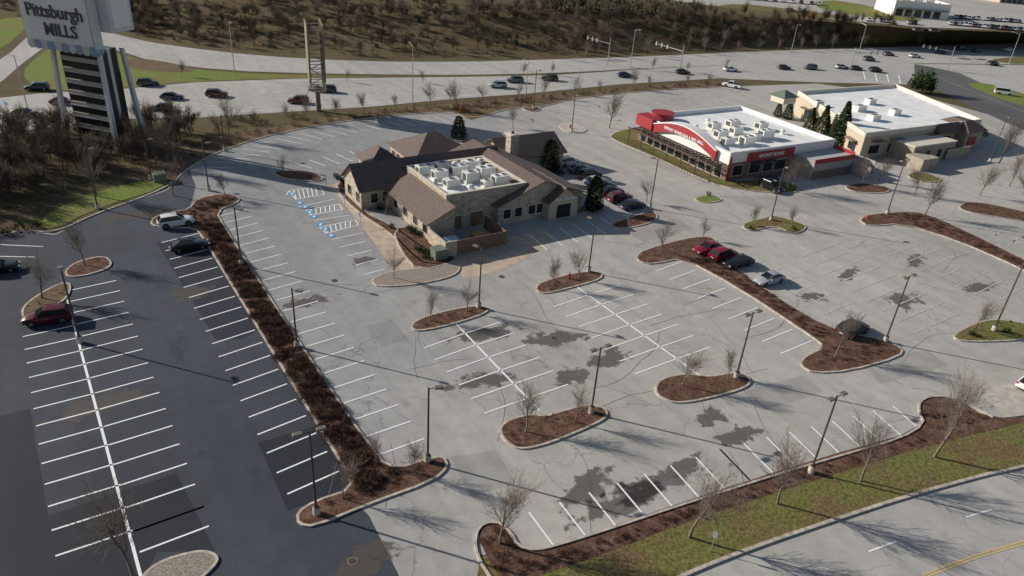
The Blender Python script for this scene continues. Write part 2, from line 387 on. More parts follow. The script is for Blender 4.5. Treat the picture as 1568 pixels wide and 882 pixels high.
for i in range(len(outer)-1):
    a,b=outer[i],outer[i+1]; d=(b-a); L=d.length; n=Vector((d.y,-d.x,0)).normalized()
    while acc<L:
        p=a+d*acc/L; line(p,p+n*5.2+d.normalized()*1.5); acc+=2.75
    acc-=L
def hatch(a,b,c,d,k=6):
    a,b,c,d=[g(*q) for q in (a,b,c,d)]
    for q,r in ((a,b),(b,c),(c,d),(d,a)): line(q,r)
    for i in range(1,k+1):
        t=i/(k+1); line(a.lerp(b,t),d.lerp(c,max(0,t-.12)),.16)
hatch((443,292),(490,286),(497,298),(453,306)); hatch((469,322),(519,313),(525,321),(476,330)); hatch((490,348),(544,337),(549,345),(500,358))
for p in [(447,297),(459,311),(467,317),(474,325),(481,332),(491,344),(498,351),(507,361)]:
    c=g(*p); mk.face([(c.x+dx*.75,c.y+dy*.75,.0505) for dx,dy in ((-.8,-.5),(.45,-.9),(.85,.5),(-.4,.9))],M['blue'])
    mk.face([(c.x+dx*.22,c.y+dy*.4,.0545) for dx,dy in ((-.8,-.5),(.45,-.9),(.85,.5),(-.4,.9))],M['white'])
for a,b in [((438,300),(443,292)),((455,318),(513,305)),((482,338),(535,330)),((509,367),(556,357))]: line(g(*a),g(*b))
def dashes(px,dash=3,gap=9,mat=None,w=.15,z=.0455):
    p=chaikin([g(*q) for q in px],2,False); on=True;rem=dash
    for i in range(len(p)-1):
        a,b=p[i],p[i+1];L=(b-a).length;t=0
        while t<L-1e-9:
            st=min(rem,L-t)
            if on: line(a.lerp(b,t/L),a.lerp(b,(t+st)/L),w,mat,z)
            t+=st;rem-=st
            if rem<=1e-6: on=not on; rem=dash if on else gap
dashes([(190,66),(260,79),(400,95),(550,102),(700,104),(850,100),(1000,95),(1150,88),(1400,80)])
dashes([(0,165),(200,160),(300,150),(470,140),(700,130),(850,124),(1000,114),(1130,107),(1300,102)])
dashes([(0,175),(200,171),(300,164),(470,151),(700,140),(850,132),(1000,119),(1130,112),(1300,108)])
for px in ([(0,152),(60,146),(190,139),(300,129),(470,123),(700,120)],[(0,184),(100,187),(200,178),(300,176),(430,168),(560,160),(700,147),(800,141),(950,126)],[(160,48),(260,73),(400,89),(550,97),(700,98),(850,94),(1000,88),(1150,81),(1400,73)]):
    dashes(px,1000,1)
for o in (0,5): dashes([(1418-o,884-o*.6),(1490-o,856-o*.6),(1568-o,833-o*.6),(1700-o,800-o*.6)],1000,1,M['yellow'],.12)
dashes([(1330,845),(1420,812),(1500,785),(1600,760)],3,8)
for a,b in [((1430,100),(1568,150)),((1420,112),(1568,172))]: dashes([a,b,(1700,220)],1000,1,M['yellow'])
for p in [(1322,118),(1340,120),(1358,122),(1376,124),(1394,126)]: line(g(p[0],p[1]-8),g(p[0]+3,p[1]+4),.4)
mk.build('painted_markings')
cs=MB(); random.seed(21)
for _ in range(48):
    u=random.uniform(360,1540);v=random.uniform(360,700)
    if v>830-.22*(u-700) or u<300+.62*(v-330): continue
    a=random.choice([AZ,AZ-math.pi/2])+random.uniform(-.2,.2); p=g(u,v); pts=[p]
    for k in range(random.randint(5,14)):
        a+=random.uniform(-.22,.22); p=p+Vector((math.cos(a),math.sin(a),0))*random.uniform(.6,1.4); pts.append(p)
    strip(cs,pts,random.uniform(.03,.055),.0365,.0365,M['tar'])
cs.build('sealed_cracks')
random.seed(8)
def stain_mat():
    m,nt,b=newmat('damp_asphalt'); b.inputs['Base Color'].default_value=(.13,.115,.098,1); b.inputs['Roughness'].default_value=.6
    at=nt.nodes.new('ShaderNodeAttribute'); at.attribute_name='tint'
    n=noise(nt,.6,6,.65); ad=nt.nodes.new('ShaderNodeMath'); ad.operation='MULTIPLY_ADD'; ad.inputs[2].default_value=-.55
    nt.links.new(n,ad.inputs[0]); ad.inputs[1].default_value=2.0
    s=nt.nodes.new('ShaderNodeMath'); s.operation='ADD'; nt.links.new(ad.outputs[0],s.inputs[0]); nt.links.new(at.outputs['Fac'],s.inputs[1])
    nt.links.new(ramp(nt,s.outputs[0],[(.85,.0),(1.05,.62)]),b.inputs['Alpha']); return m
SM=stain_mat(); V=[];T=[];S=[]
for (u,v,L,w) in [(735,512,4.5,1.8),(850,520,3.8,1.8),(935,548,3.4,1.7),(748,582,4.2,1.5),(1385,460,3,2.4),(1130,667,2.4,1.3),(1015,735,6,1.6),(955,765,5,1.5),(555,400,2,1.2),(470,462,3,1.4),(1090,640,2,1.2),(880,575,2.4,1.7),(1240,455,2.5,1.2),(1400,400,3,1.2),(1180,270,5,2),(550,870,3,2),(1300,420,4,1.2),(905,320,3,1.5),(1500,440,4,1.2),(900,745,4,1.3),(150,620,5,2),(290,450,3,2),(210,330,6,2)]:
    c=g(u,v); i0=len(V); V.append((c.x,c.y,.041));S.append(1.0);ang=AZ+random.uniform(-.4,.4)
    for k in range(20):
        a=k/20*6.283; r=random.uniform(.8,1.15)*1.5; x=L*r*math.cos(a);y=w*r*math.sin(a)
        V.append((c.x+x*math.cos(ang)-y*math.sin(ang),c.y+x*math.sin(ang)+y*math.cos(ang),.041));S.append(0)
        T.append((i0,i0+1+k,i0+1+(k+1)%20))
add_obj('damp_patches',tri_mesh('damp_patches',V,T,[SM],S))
def drain(u,v):
    mb=MB(); mb.cyl((0,0,.03),(0,0,.060),.4,.4,M['brownsteel'],14); mb.cyl((0,0,.05),(0,0,.065),.3,.3,M['lamp'],12); mb.build('drain_cover',g(u,v))
for p in [(512,430),(768,424),(848,518),(540,860),(1130,395)]: drain(*p)
# ---------------------------------------------------------------- kerbed islands
def island(name,px,mat,smooth=2,z=.15,kw=.22):
    p=ccw(chaikin([g(*q) for q in px],smooth)); n=len(p); q=inset(p,kw)
    mb=MB()
    for i in range(n):
        j=(i+1)%n
        mb.face([(p[i].x,p[i].y,0),(p[j].x,p[j].y,0),(p[j].x,p[j].y,z),(p[i].x,p[i].y,z)],M['kerb'])
        mb.face([(p[i].x,p[i].y,z),(p[j].x,p[j].y,z),(q[j].x,q[j].y,z),(q[i].x,q[i].y,z)],M['kerb'])
    pp=[Vector((a.x,a.y,z-.01)) for a in q]
    for t in tessellate_polygon([pp]):
        tt=[pp[k] for k in t]
        if (tt[1]-tt[0]).cross(tt[2]-tt[0]).z<0: tt=tt[::-1]
        mb.face([tuple(a) for a in tt],mat)
    mb.build(name)
    return q
hedge1=island('planted_island',[(228,346),(236,332),(262,325),(290,321),(300,305),(345,296),(370,303),(364,312),(332,324),(346,350),(456,520),(580,703),(608,718),(650,704),(680,698),(688,716),(665,738),(560,776),(482,809),(455,805),(453,786),(480,768),(541,748),(525,715),(410,530),(310,365),(298,350),(262,350)],M['mulch'],1)
isl={}
isl[2]=island('planted_island',[(33,490),(33,470),(68,446),(98,432),(112,437),(102,462),(60,480)],M['verge'])
isl[3]=island('planted_island',[(98,415),(120,400),(160,392),(173,402),(168,412),(130,424),(102,426)],M['mulch'])
isl[4]=island('planted_island',[(417,266),(424,262),(470,262),(498,272),(490,279),(438,276)],M['mulch'])
isl[5]=island('planted_island',[(568,434),(572,425),(600,415),(650,411),(700,402),(707,414),(690,426),(640,437),(582,441)],M['gravel'])
isl[6]=island('planted_island',[(626,502),(640,488),(700,472),(742,468),(753,478),(702,496),(640,510)],M['mulch'])
isl[7]=island('planted_island',[(817,442),(830,431),(895,415),(922,418),(923,428),(882,440),(830,453)],M['mulch'])
isl[8]=island('planted_island',[(762,662),(772,645),(812,634),(835,638),(852,632),(895,620),(926,624),(933,638),(915,650),(845,680),(800,691),(778,683)],M['mulch'])
isl[9]=island('planted_island',[(1000,597),(1010,580),(1050,572),(1085,578),(1130,569),(1151,580),(1148,593),(1110,606),(1040,621),(1010,611)],M['mulch'])
hedge2=island('planted_island',[(972,394),(985,383),(1050,365),(1085,362),(1100,372),(1088,382),(1180,450),(1278,508),(1350,520),(1384,535),(1378,548),(1300,570),(1245,573),(1224,561),(1228,548),(1262,532),(1240,515),(1130,442),(1045,396),(1000,406),(980,403)],M['mulch'],1)
isl[11]=island('planted_island',[(1134,346),(1150,338),(1170,335),(1180,329),(1234,344),(1234,353),(1215,360),(1188,346),(1160,353),(1143,354)],M['grass'])
hedge3=island('planted_island',[(1312,336),(1340,327),(1400,324),(1430,333),(1470,350),(1568,398),(1700,470),(1690,480),(1568,414),(1460,367),(1380,343),(1330,348)],M['mulch'],1)
isl[13]=island('planted_island',[(1453,517),(1480,500),(1520,487),(1590,500),(1590,521),(1480,526)],M['grass'])
isl[14]=island('planted_island',[(1058,305),(1085,298),(1112,307),(1080,313)],M['lawn'])
isl[15]=island('planted_island',[(930,208),(960,197),(1000,198),(1003,222),(1050,250),(1110,278),(1180,275),(1225,285),(1218,298),(1130,292),(1085,280),(1000,240),(945,218)],M['grass'],1)
isl[16]=island('planted_island',[(851,192),(872,184),(907,201),(872,206)],M['conc'])
isl[17]=island('planted_island',[(205,900),(235,862),(305,842),(332,848),(337,862),(302,895),(260,920)],M['gravel'])
isl[20]=island('planted_island',[(930,345),(960,335),(1000,322),(1010,335),(990,345),(950,352)],M['mulch'])
isl[21]=island('planted_island',[(1463,316),(1490,307),(1600,332),(1620,350),(1540,335),(1480,326)],M['mulch'])
isl[22]=island('planted_island',[(1288,286),(1320,280),(1365,288),(1360,297),(1310,296)],M['mulch'])
isl[23]=island('planted_island',[(1385,268),(1410,262),(1446,276),(1430,281),(1400,277)],M['grass'])
isl[24]=island('planted_island',[(795,166),(812,160),(832,168),(815,173)],M['mulch'])
sheet('sidewalk',W([(505,285),(520,278),(560,320),(610,360),(655,410),(702,398),(705,412),(640,432),(600,410),(560,355)]),.062,M['tanwalk'])
sheet('concrete_apron',W([(690,400),(765,368),(830,350),(850,362),(800,400),(760,418),(710,428),(702,412)]),.0345,M['tanwalk'])
bed1=island('planted_island',[(525,272),(540,285),(556,325),(600,345),(655,385),(690,398),(690,408),(655,405),(640,400),(600,360),(545,325),(512,290)],M['mulch'],1,z=.17)
bed2=island('planted_island',[(600,352),(640,345),(690,390),(705,400),(640,418),(612,385)],M['mulch'],1,z=.18)
kb=MB()
strip(kb,chaikin([g(*q) for q in [(30,352),(85,358),(140,330),(255,290),(290,256),(340,230),(420,205),(520,187),(600,177),(690,171),(722,184),(780,166),(830,165),(880,150),(1010,138),(1105,133)]],2,False),.25,0,.15,M['kerb'])
strip(kb,chaikin([g(*q) for q in [(960,925),(1040,884),(1150,840),(1280,796),(1400,757),(1568,712),(2000,640)]],2,False),.3,0,.17,M['kerb'])
strip(kb,chaikin([g(*q) for q in [(760,900),(728,850),(728,815),(745,800),(775,804),(800,850),(880,829),(1050,772),(1240,712),(1420,661),(1402,620),(1425,606),(1470,612),(1520,640)]],2,False),.2,0,.16,M['kerb'])
kb.build('kerb')
# ---------------------------------------------------------------- hedges and shrubs
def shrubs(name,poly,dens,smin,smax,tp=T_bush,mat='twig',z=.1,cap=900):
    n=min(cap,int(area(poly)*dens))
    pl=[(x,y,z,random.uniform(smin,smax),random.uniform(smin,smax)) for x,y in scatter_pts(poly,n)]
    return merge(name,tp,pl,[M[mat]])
strip1=W([(310,350),(336,341),(350,364),(456,530),(574,702),(602,726),(560,762),(537,737),(412,528)])
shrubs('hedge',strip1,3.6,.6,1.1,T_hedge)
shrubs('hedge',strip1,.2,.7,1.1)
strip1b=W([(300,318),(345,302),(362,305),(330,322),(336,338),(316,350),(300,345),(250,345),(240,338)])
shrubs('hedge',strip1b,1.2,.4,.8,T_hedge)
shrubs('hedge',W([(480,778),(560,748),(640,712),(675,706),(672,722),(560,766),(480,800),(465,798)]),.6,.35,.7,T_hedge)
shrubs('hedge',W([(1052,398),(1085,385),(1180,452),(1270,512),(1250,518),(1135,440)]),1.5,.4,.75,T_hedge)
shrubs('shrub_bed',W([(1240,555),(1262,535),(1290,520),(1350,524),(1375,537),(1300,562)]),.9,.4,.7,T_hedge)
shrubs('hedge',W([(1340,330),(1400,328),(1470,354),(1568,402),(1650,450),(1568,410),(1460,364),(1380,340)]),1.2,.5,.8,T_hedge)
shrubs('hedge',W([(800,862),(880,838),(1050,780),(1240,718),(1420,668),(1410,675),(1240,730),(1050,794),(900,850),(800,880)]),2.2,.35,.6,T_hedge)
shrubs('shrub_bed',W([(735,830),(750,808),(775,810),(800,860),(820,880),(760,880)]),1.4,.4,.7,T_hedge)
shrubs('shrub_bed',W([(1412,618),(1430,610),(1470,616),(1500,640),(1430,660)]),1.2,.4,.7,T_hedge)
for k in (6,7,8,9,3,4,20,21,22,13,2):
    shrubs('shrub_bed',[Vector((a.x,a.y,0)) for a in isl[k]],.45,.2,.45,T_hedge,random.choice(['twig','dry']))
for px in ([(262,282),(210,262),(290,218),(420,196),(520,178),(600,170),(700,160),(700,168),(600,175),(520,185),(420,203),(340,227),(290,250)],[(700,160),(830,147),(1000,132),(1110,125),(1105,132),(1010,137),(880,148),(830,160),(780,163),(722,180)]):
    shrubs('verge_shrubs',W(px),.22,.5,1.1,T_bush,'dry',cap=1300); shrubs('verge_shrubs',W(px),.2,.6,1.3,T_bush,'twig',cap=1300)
shrubs('rough_shrubs',W([(0,195),(100,198),(200,190),(300,185),(430,177),(560,168),(700,155),(600,168),(420,190),(300,210),(200,260),(80,300),(0,325)]),.12,1.0,2.0,T_bush,'dry',cap=900)
# ---------------------------------------------------------------- hillside woodland
pl=[];plt=[]
for _ in range(6500):
    i=random.randint(0,len(bw)-2)
    f=random.random();t=random.random()**.9
    a=hill_pt(i,t);b=hill_pt(i+1,t);p=a.lerp(b,f)
    if p.x>260 or p.x<-220: continue
    if math.sin(p.x*.06+2)*math.sin(p.y*.09+p.x*.02)>.5 and random.random()<.75: continue
    s=random.uniform(.3,.75)*(.6 if p.x>110 else 1); pl.append((p.x,p.y,p.z-.2,s,s*random.uniform(.7,1.2)))
    if random.random()<.13 and p.x<150: plt.append((p.x,p.y,p.z,random.uniform(.6,1.1),random.uniform(.6,1.0)))
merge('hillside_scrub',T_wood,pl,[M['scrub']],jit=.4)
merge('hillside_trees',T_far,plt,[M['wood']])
pl=[]
for _ in range(36):
    i=random.randint(4,len(bw)-6); p=hill_pt(i,random.random()*.7).lerp(hill_pt(i+1,random.random()*.7),random.random())
    s=random.uniform(.8,1.8); pl.append((p.x,p.y,p.z,s,s))
merge('hillside_evergreens',T_green,pl,[M['green']])
wl=W([(0,200),(100,200),(210,195),(300,195),(290,222),(250,250),(190,262),(120,280),(50,308),(-200,380),(-200,230)])
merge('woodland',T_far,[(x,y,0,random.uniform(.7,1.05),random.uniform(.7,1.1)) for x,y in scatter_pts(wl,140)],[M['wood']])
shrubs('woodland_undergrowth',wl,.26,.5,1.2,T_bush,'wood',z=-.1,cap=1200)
pl=[(x,y,HZ,random.uniform(.8,1.6),random.uniform(.9,1.6)) for x,y in scatter_pts(W8([(-200,-60),(700,-6),(850,5),(980,-12),(1000,-40),(300,-90)]),260)]
merge('distant_trees',T_far,pl,[M['wood']])
# ---------------------------------------------------------------- bare trees
TREES=[]
for s in range(7):
    V,T,sh=tpl_tree(6.0,4,100+s,.97,.66,.25,.0085)
    TREES.append(tri_mesh('bare_tree_mesh',V,T,[M['bark']],sh))
def tree(u,v,h,z=.1):
    p=g(u,v); o=add_obj('bare_tree',random.choice(TREES)); o.location=(p.x,p.y,z); s=h/6.0
    o.scale=(s*random.uniform(.95,1.15),s*random.uniform(.95,1.15),s); o.rotation_euler=(0,0,random.uniform(0,6.28)); return o
def hpx(u,v,px):
    p=g(u,v); d=math.sqrt(p.x**2+p.y**2+H*H); return px/(1100/d*math.hypot(p.x,p.y)/d)
for u,v,h in [(1190,772,100),(1055,823,100),(765,832,90),(1318,737,90),(1430,700,112),(1045,592,60),(1113,580,42),(805,663,66),(880,648,60),(845,442,48),(887,428,48),(715,478,54),(658,492,48),(603,427,52),(1012,387,56),(1075,367,34),(1278,548,68),(1150,347,34),(1212,347,34),(933,196,56),(785,196,34),(435,268,34),(345,302,38),(635,725,52),(130,407,60),(65,458,66),(205,884,120),(700,168,48),(1213,290,52),(1320,284,42),(1415,332,55),(1568,320,60),(1490,505,44),(350,212,66),(525,765,60),(575,712,44),(148,300,70),(270,260,72),(240,255,60),(1345,278,36),(1545,285,44),(990,310,40),(1500,300,45),(265,300,60),(1205,292,50),(590,330,34),(1530,250,60),(1400,300,40)]:
    tree(u,v,max(2.5,hpx(u,v,h)))
for u in range(225,1120,52):
    v=np.interp(u,[225,400,700,850,1120],[112,128,122,118,106])+random.uniform(-4,4)
    if random.random()<.6: tree(u+random.uniform(-10,10),v,random.uniform(3,4.5),0)
for u in range(300,1120,44):
    v=np.interp(u,[300,420,600,700,850,1000,1120],[215,192,168,158,146,134,126])
    tree(u+random.uniform(-10,10),v,random.uniform(3.5,6.5),0)
for u in range(860,1500,30):
    v=np.interp(u,[860,1000,1150,1300,1500],[90,85,78,74,70]); tree(u+random.uniform(-8,8),v,random.uniform(4,6.5),0)
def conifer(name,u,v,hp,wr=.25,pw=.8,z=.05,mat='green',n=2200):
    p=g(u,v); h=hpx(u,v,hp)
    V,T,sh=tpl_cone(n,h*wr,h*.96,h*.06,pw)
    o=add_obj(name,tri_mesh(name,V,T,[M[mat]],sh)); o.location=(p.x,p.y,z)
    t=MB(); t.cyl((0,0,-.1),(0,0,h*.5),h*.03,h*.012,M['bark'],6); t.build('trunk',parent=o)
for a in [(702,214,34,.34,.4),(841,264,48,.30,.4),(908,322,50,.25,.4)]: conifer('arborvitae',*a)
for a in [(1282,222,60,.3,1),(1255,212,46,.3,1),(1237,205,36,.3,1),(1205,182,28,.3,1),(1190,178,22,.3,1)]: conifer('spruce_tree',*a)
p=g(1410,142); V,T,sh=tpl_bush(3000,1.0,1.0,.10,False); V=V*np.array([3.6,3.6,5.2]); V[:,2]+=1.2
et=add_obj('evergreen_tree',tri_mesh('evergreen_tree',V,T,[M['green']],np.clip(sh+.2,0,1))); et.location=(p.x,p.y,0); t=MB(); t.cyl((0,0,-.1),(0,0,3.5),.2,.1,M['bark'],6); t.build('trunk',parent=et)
pl=[]
for k in range(36):
    u=835+k*6.6; p=g(u,np.interp(u,[835,1000,1090],[14,20,23]),HZ); pl.append((p.x,p.y,HZ,random.uniform(.9,1.2),random.uniform(.8,1.2)))
merge('arborvitae_row',[tpl_cone(160,1.2,4.6,.55,.6) for _ in range(3)],pl,[M['green']])
pl=[]
for u,v in [(1242,28),(700,168),(706,172),(140,260)]:
    p=g(u,v,HZ if v<60 else 0); pl.append((p.x,p.y,(HZ if v<60 else 0),3.0 if v<60 else 1.6,3.6 if v<60 else 1.5))
merge('autumn_bushes',T_green,pl,[M['orange']])
pl=[]
for u,v,s in [(582,322,1.1),(632,358,1.3),(627,352,1),(640,384,1),(647,388,1.1),(655,392,1.1),(651,397,.9),(520,277,1.2),(527,282,1),(515,273,1),(600,350,.9),(642,362,1),(1085,300,.8),(1150,352,.8),(1215,352,.8),(30,352,1.4),(55,350,1.2),(10,360,1.2),(1190,262,1.2),(1488,515,.9),(1540,510,.9),(905,300,1.3),(858,268,1.2),(1000,205,1),(985,200,1)]:
    p=g(u,v); pl.append((p.x,p.y,.15,s,s*.9))
merge('round_shrubs',T_green,pl,[M['green']])
# ---------------------------------------------------------------- lamps
def lamp(u,v,hp,heads=1,ang=0.0,name='street_lamp',h=None):
    h=h or max(6.5,min(9.5,hpx(u,v,hp))); mb=MB()
    mb.cyl((0,0,0),(0,0,.75),.3,.28,M['conc'],12)
    mb.bx((0,0,.78),(.36,.36,.06),0,M['lamp'])
    mb.cyl((0,0,.75),(0,0,h),.10,.08,M['lamp'],8)
    for k in range(heads):
        s=1 if k==0 else -1
        mb.cyl((0,0,h-.15),(.55*s,0,h-.08),.035,.035,M['lamp'],6)
        mb.bx((.85*s,0,h-.05),(.75,.42,.16),0,M['lamphead'],taper=.88)
        mb.bx((.85*s,0,h-.145),(.5,.3,.03),0,M['lens'])
    mb.build(name,g(u,v)+Vector((0,0,.05)),ang)
for a in [(150,320,76,1,.6),(123,525,92,1,2.2),(320,292,64,1,.6),(345,232,40,1,.6),(370,407,80,1,-.3),(455,532,82,1,-.3),(485,788,106,2,.5),(655,708,100,1,.3),(733,472,88,1,2.5),(901,417,78,1,2.5),(905,633,93,2,.6),(1127,579,93,2,.6),(1241,724,104,2,.6),(1355,524,90,2,.6),(1180,338,74,1,.6),(995,320,72,1,2.5),(1521,507,86,2,.6),(1358,328,74,2,.6),(875,202,52,1,.6),(1515,248,58,1,.6),(817,167,54,1,.6),(232,275,50,1,.5)]: lamp(*a)
def roadlamp(u,v,h,ang):
    mb=MB(); mb.cyl((0,0,0),(0,0,h),.12,.07,M['steel'],8); mb.cyl((0,0,h-.3),(2.2,0,h+.15),.045,.04,M['steel'],6); mb.bx((2.5,0,h+.15),(.8,.3,.14),0,M['steel']); mb.build('road_lamp',g(u,v),ang)
for u,v,hp,a in [(632,160,85,2),(963,117,72,-1.2),(360,117,70,-1),(1310,98,60,2),(1540,110,60,2.3),(1210,85,40,-1.5),(805,150,50,2),(42,165,62,3)]: roadlamp(u,v,max(8,min(13,hpx(u,v,hp))),a)
def signal(u,v,ang,L=9):
    mb=MB(); mb.cyl((0,0,0),(0,0,8),.16,.11,M['steel'],8); mb.cyl((0,0,6.3),(L,0,7.0),.12,.06,M['steel'],8)
    for k in (.55,.75,.95):
        x=L*k; z=6.3+.7*k; mb.bx((x,0,z),(.35,.3,1.1),0,M['lens']); mb.bx((x,-.02,z),(.5,.06,1.25),0,M['lamp'])
        for j,dz in enumerate((.35,0,-.35)): mb.cyl((x,-.16,z+dz),(x,-.2,z+dz),.13,.13,M['lamp'],8)
    mb.build('traffic_signal',g(u,v),ang)
signal(930,100,2.6,8); signal(1040,112,2.4,10); signal(1300,112,.1,10); signal(1450,108,2.8,10)
# ---------------------------------------------------------------- small furniture
M['hr']=simple('hydrant_red',(.35,.035,.03),.5)
def hydrant(u,v):
    mb=MB(); r=M['hr']
    mb.cyl((0,0,0),(0,0,.08),.2,.2,r,10); mb.cyl((0,0,.08),(0,0,.65),.14,.13,r,10); mb.cyl((0,0,.65),(0,0,.82),.15,.05,r,10)
    mb.cyl((-.25,0,.48),(.25,0,.48),.07,.07,r,8); mb.cyl((0,0,.42),(0,-.24,.42),.09,.09,r,8); mb.cyl((0,0,.82),(0,0,.9),.03,.03,r,6)
    mb.build('fire_hydrant',g(u,v)+Vector((0,0,.14)))
for p in [(873,197),(871,428),(1328,336)]: hydrant(*p)
def signpost(u,v,h=2.2,c=(.7,.7,.68),w=.6):
    mb=MB(); m=simple('sign_face',c,.4); mb.cyl((0,0,0),(0,0,h),.035,.035,M['steel'],6); mb.bx((0,-.05,h-.3),(w,.03,.6),0,m); mb.build('traffic_sign',g(u,v),AZ-1.2)
signpost(1088,845,2.2,(.35,.35,.34),.4);signpost(560,320,2);signpost(500,290,2,(.1,.3,.6),.35);signpost(528,318,2,(.1,.3,.6),.35);signpost(552,345,2,(.1,.3,.6),.35);signpost(15,180,3,(.05,.2,.6),2)
mb=MB(); gm=simple('transformer_green',(.16,.20,.15),.5)
mb.box(-.9,.9,-.8,.8,0,1.35,gm); mb.box(-.95,.95,-.85,.85,1.35,1.45,gm); mb.box(-.02,.02,-.83,-.8,.1,1.3,M['lamp']); mb.build('electrical_transformer',g(672,396)+Vector((0,0,.15)),AZ)
mb=MB(); mb.box(-.9,.9,-.8,.8,0,1.2,gm); mb.box(-.95,.95,-.85,.85,1.2,1.3,gm); mb.build('electrical_transformer',g(245,277)+Vector((0,0,.05)),AZ)
# ---------------------------------------------------------------- cars
glass=simple('car_glass',(.015,.018,.022),.08,0,.05); tyre=simple('tyre_rubber',(.015,.015,.015),.9); rim=simple('alloy_rim',(.35,.35,.36),.3,.8)
trim=simple('black_trim',(.02,.02,.02),.5); tail=simple('tail_light',(.35,.01,.01),.2); head=simple('head_light',(.7,.7,.7),.1)
PC={}
def cpaint(k):
    c={'white':(.82,.83,.84),'black':(.012,.013,.015),'maroon':(.13,.012,.02),'red':(.30,.012,.025),'silver':(.50,.53,.55),'grey':(.16,.165,.17),'navy':(.015,.03,.075),'blue':(.03,.08,.2),'dark':(.03,.032,.036)}[k]
    if k not in PC:
        m,nt,b=newmat('car_paint_'+k); n=noise(nt,2,2)
        nt.links.new(ramp(nt,n,[(.3,[x*.95 for x in c]),(.7,[min(1,x*1.05) for x in c])]),b.inputs['Base Color'])
        b.inputs['Roughness'].default_value=.28; b.inputs['Metallic'].default_value=.0 if k=='white' else .25; b.inputs['Coat Weight'].default_value=.8; b.inputs['Coat Roughness'].default_value=.05; PC[k]=m
    return PC[k]
CM={}
def carmesh(kind,col):
    if (kind,col) in CM: return CM[(kind,col)]
    pm=cpaint(col); mb=MB()
    if kind=='sedan':
        st=[(-2.38,.42,.62,.70),(-2.3,.28,.86,.84),(-1.75,.22,.98,.90),(-.9,.2,.98,.91),(.2,.2,.95,.91),(1.0,.2,.93,.90),(1.7,.22,.84,.88),(2.2,.28,.68,.80),(2.38,.4,.55,.62)]
        gh=[(-2.0,.96,.70),(-1.15,1.42,.58),(.1,1.44,.60),(1.0,.93,.74)]; wr=.33
    elif kind=='van':
        st=[(-2.6,.4,1.0,.85),(-2.55,.3,1.15,.96),(-1.6,.25,1.2,.98),(0,.25,1.2,.98),(1.2,.25,1.15,.97),(2.1,.27,1.05,.92),(2.5,.35,.85,.8)]
        gh=[(-2.57,1.15,.9),(-2.5,2.0,.82),(1.0,2.02,.82),(1.9,1.1,.86)]; wr=.36
    elif kind=='pickup':
        st=[(-2.8,.5,.9,.85),(-2.75,.4,1.05,.94),(-1.6,.3,1.08,.96),(0,.3,1.1,.96),(1.2,.3,1.1,.95),(2.3,.35,1.0,.9),(2.7,.45,.8,.8)]
        gh=[(-.75,1.08,.82),(-.5,1.75,.7),(.7,1.78,.7),(1.4,1.08,.8)]; wr=.40
    else:
        st=[(-2.32,.42,.80,.76),(-2.27,.3,1.02,.88),(-1.7,.25,1.08,.93),(-.9,.24,1.08,.94),(.2,.24,1.06,.94),(1.0,.24,1.04,.93),(1.7,.26,.98,.91),(2.15,.32,.86,.84),(2.33,.42,.68,.68)]
        gh=[(-2.22,1.05,.80),(-1.8,1.60,.66),(.25,1.66,.68),(1.12,1.04,.80)]; wr=.37
    rings=[]
    for x,zb,zt,w in st:
        zm=zb+(zt-zb)*.55
        rings.append([(x,-w*.92,zb),(x,-w,zm),(x,-w*.965,zt-.06),(x,-w*.8,zt),(x,0,zt+.035),(x,w*.8,zt),(x,w*.965,zt-.06),(x,w,zm),(x,w*.92,zb)])
    i0=len(mb.v); k=mb.mi(pm); kt=mb.mi(trim)
    for r in rings: mb.v+=r
    n=9
    for i in range(len(rings)-1):
        for j in range(n):
            a=i0+i*n+j;b=i0+i*n+(j+1)%n; mb.f.append((a,a+n,b+n,b)); mb.m.append(kt if j==8 else k)
    mb.f.append(tuple(i0+j for j in range(n))); mb.m.append(k); mb.f.append(tuple(i0+(len(rings)-1)*n+j for j in reversed(range(n)))); mb.m.append(k)
    (xa,za,wa),(xb,zb,wb),(xc,zc,wc),(xd,zd,wd)=gh
    for s in (-1,1):
        q=[(xa,s*wa,za),(xd,s*wd,zd),(xc,s*wc,zc),(xb,s*wb,zb)]
        mb.face(q if s<0 else q[::-1],glass)
        for (x0,z0,w0),(x1,z1,w1) in ((gh[0],gh[1]),(gh[3],gh[2])): mb.cyl((x0,s*w0,z0-.02),(x1,s*w1,z1),.045,.045,pm,5)
        mb.cyl((xb,s*wb,zb),(xc,s*wc,zc),.045,.045,pm,5)
        xm=(xb+xc)/2-.1; mb.cyl((xm-.05,s*(wa*.98+.0),za),(xm,s*wb,zb),.05,.04,trim,5)
        mb.bx((xd-.35,s*(wd+.22),zd+.08),(.16,.22,.14),0,pm)
    mb.face([(xa,-wa,za),(xb,-wb,zb),(xb,wb,zb),(xa,wa,za)][::-1],glass); mb.face([(xd,-wd,zd),(xd,wd,zd),(xc,wc,zc),(xc,-wc,zc)],glass)
    mb.hexa([(xb,-wb,zb),(xc,-wc,zc),(xc,wc,zc),(xb,wb,zb)],[(xb+.12,-wb*.85,zb+.045),(xc-.15,-wc*.85,zc+.035),(xc-.15,wc*.85,zc+.035),(xb+.12,wb*.85,zb+.045)],pm)
    if kind=='pickup': mb.box(-2.65,-.85,-.75,.75,.95,1.14,trim)
    L=st[-1][0]; B=st[0][0]
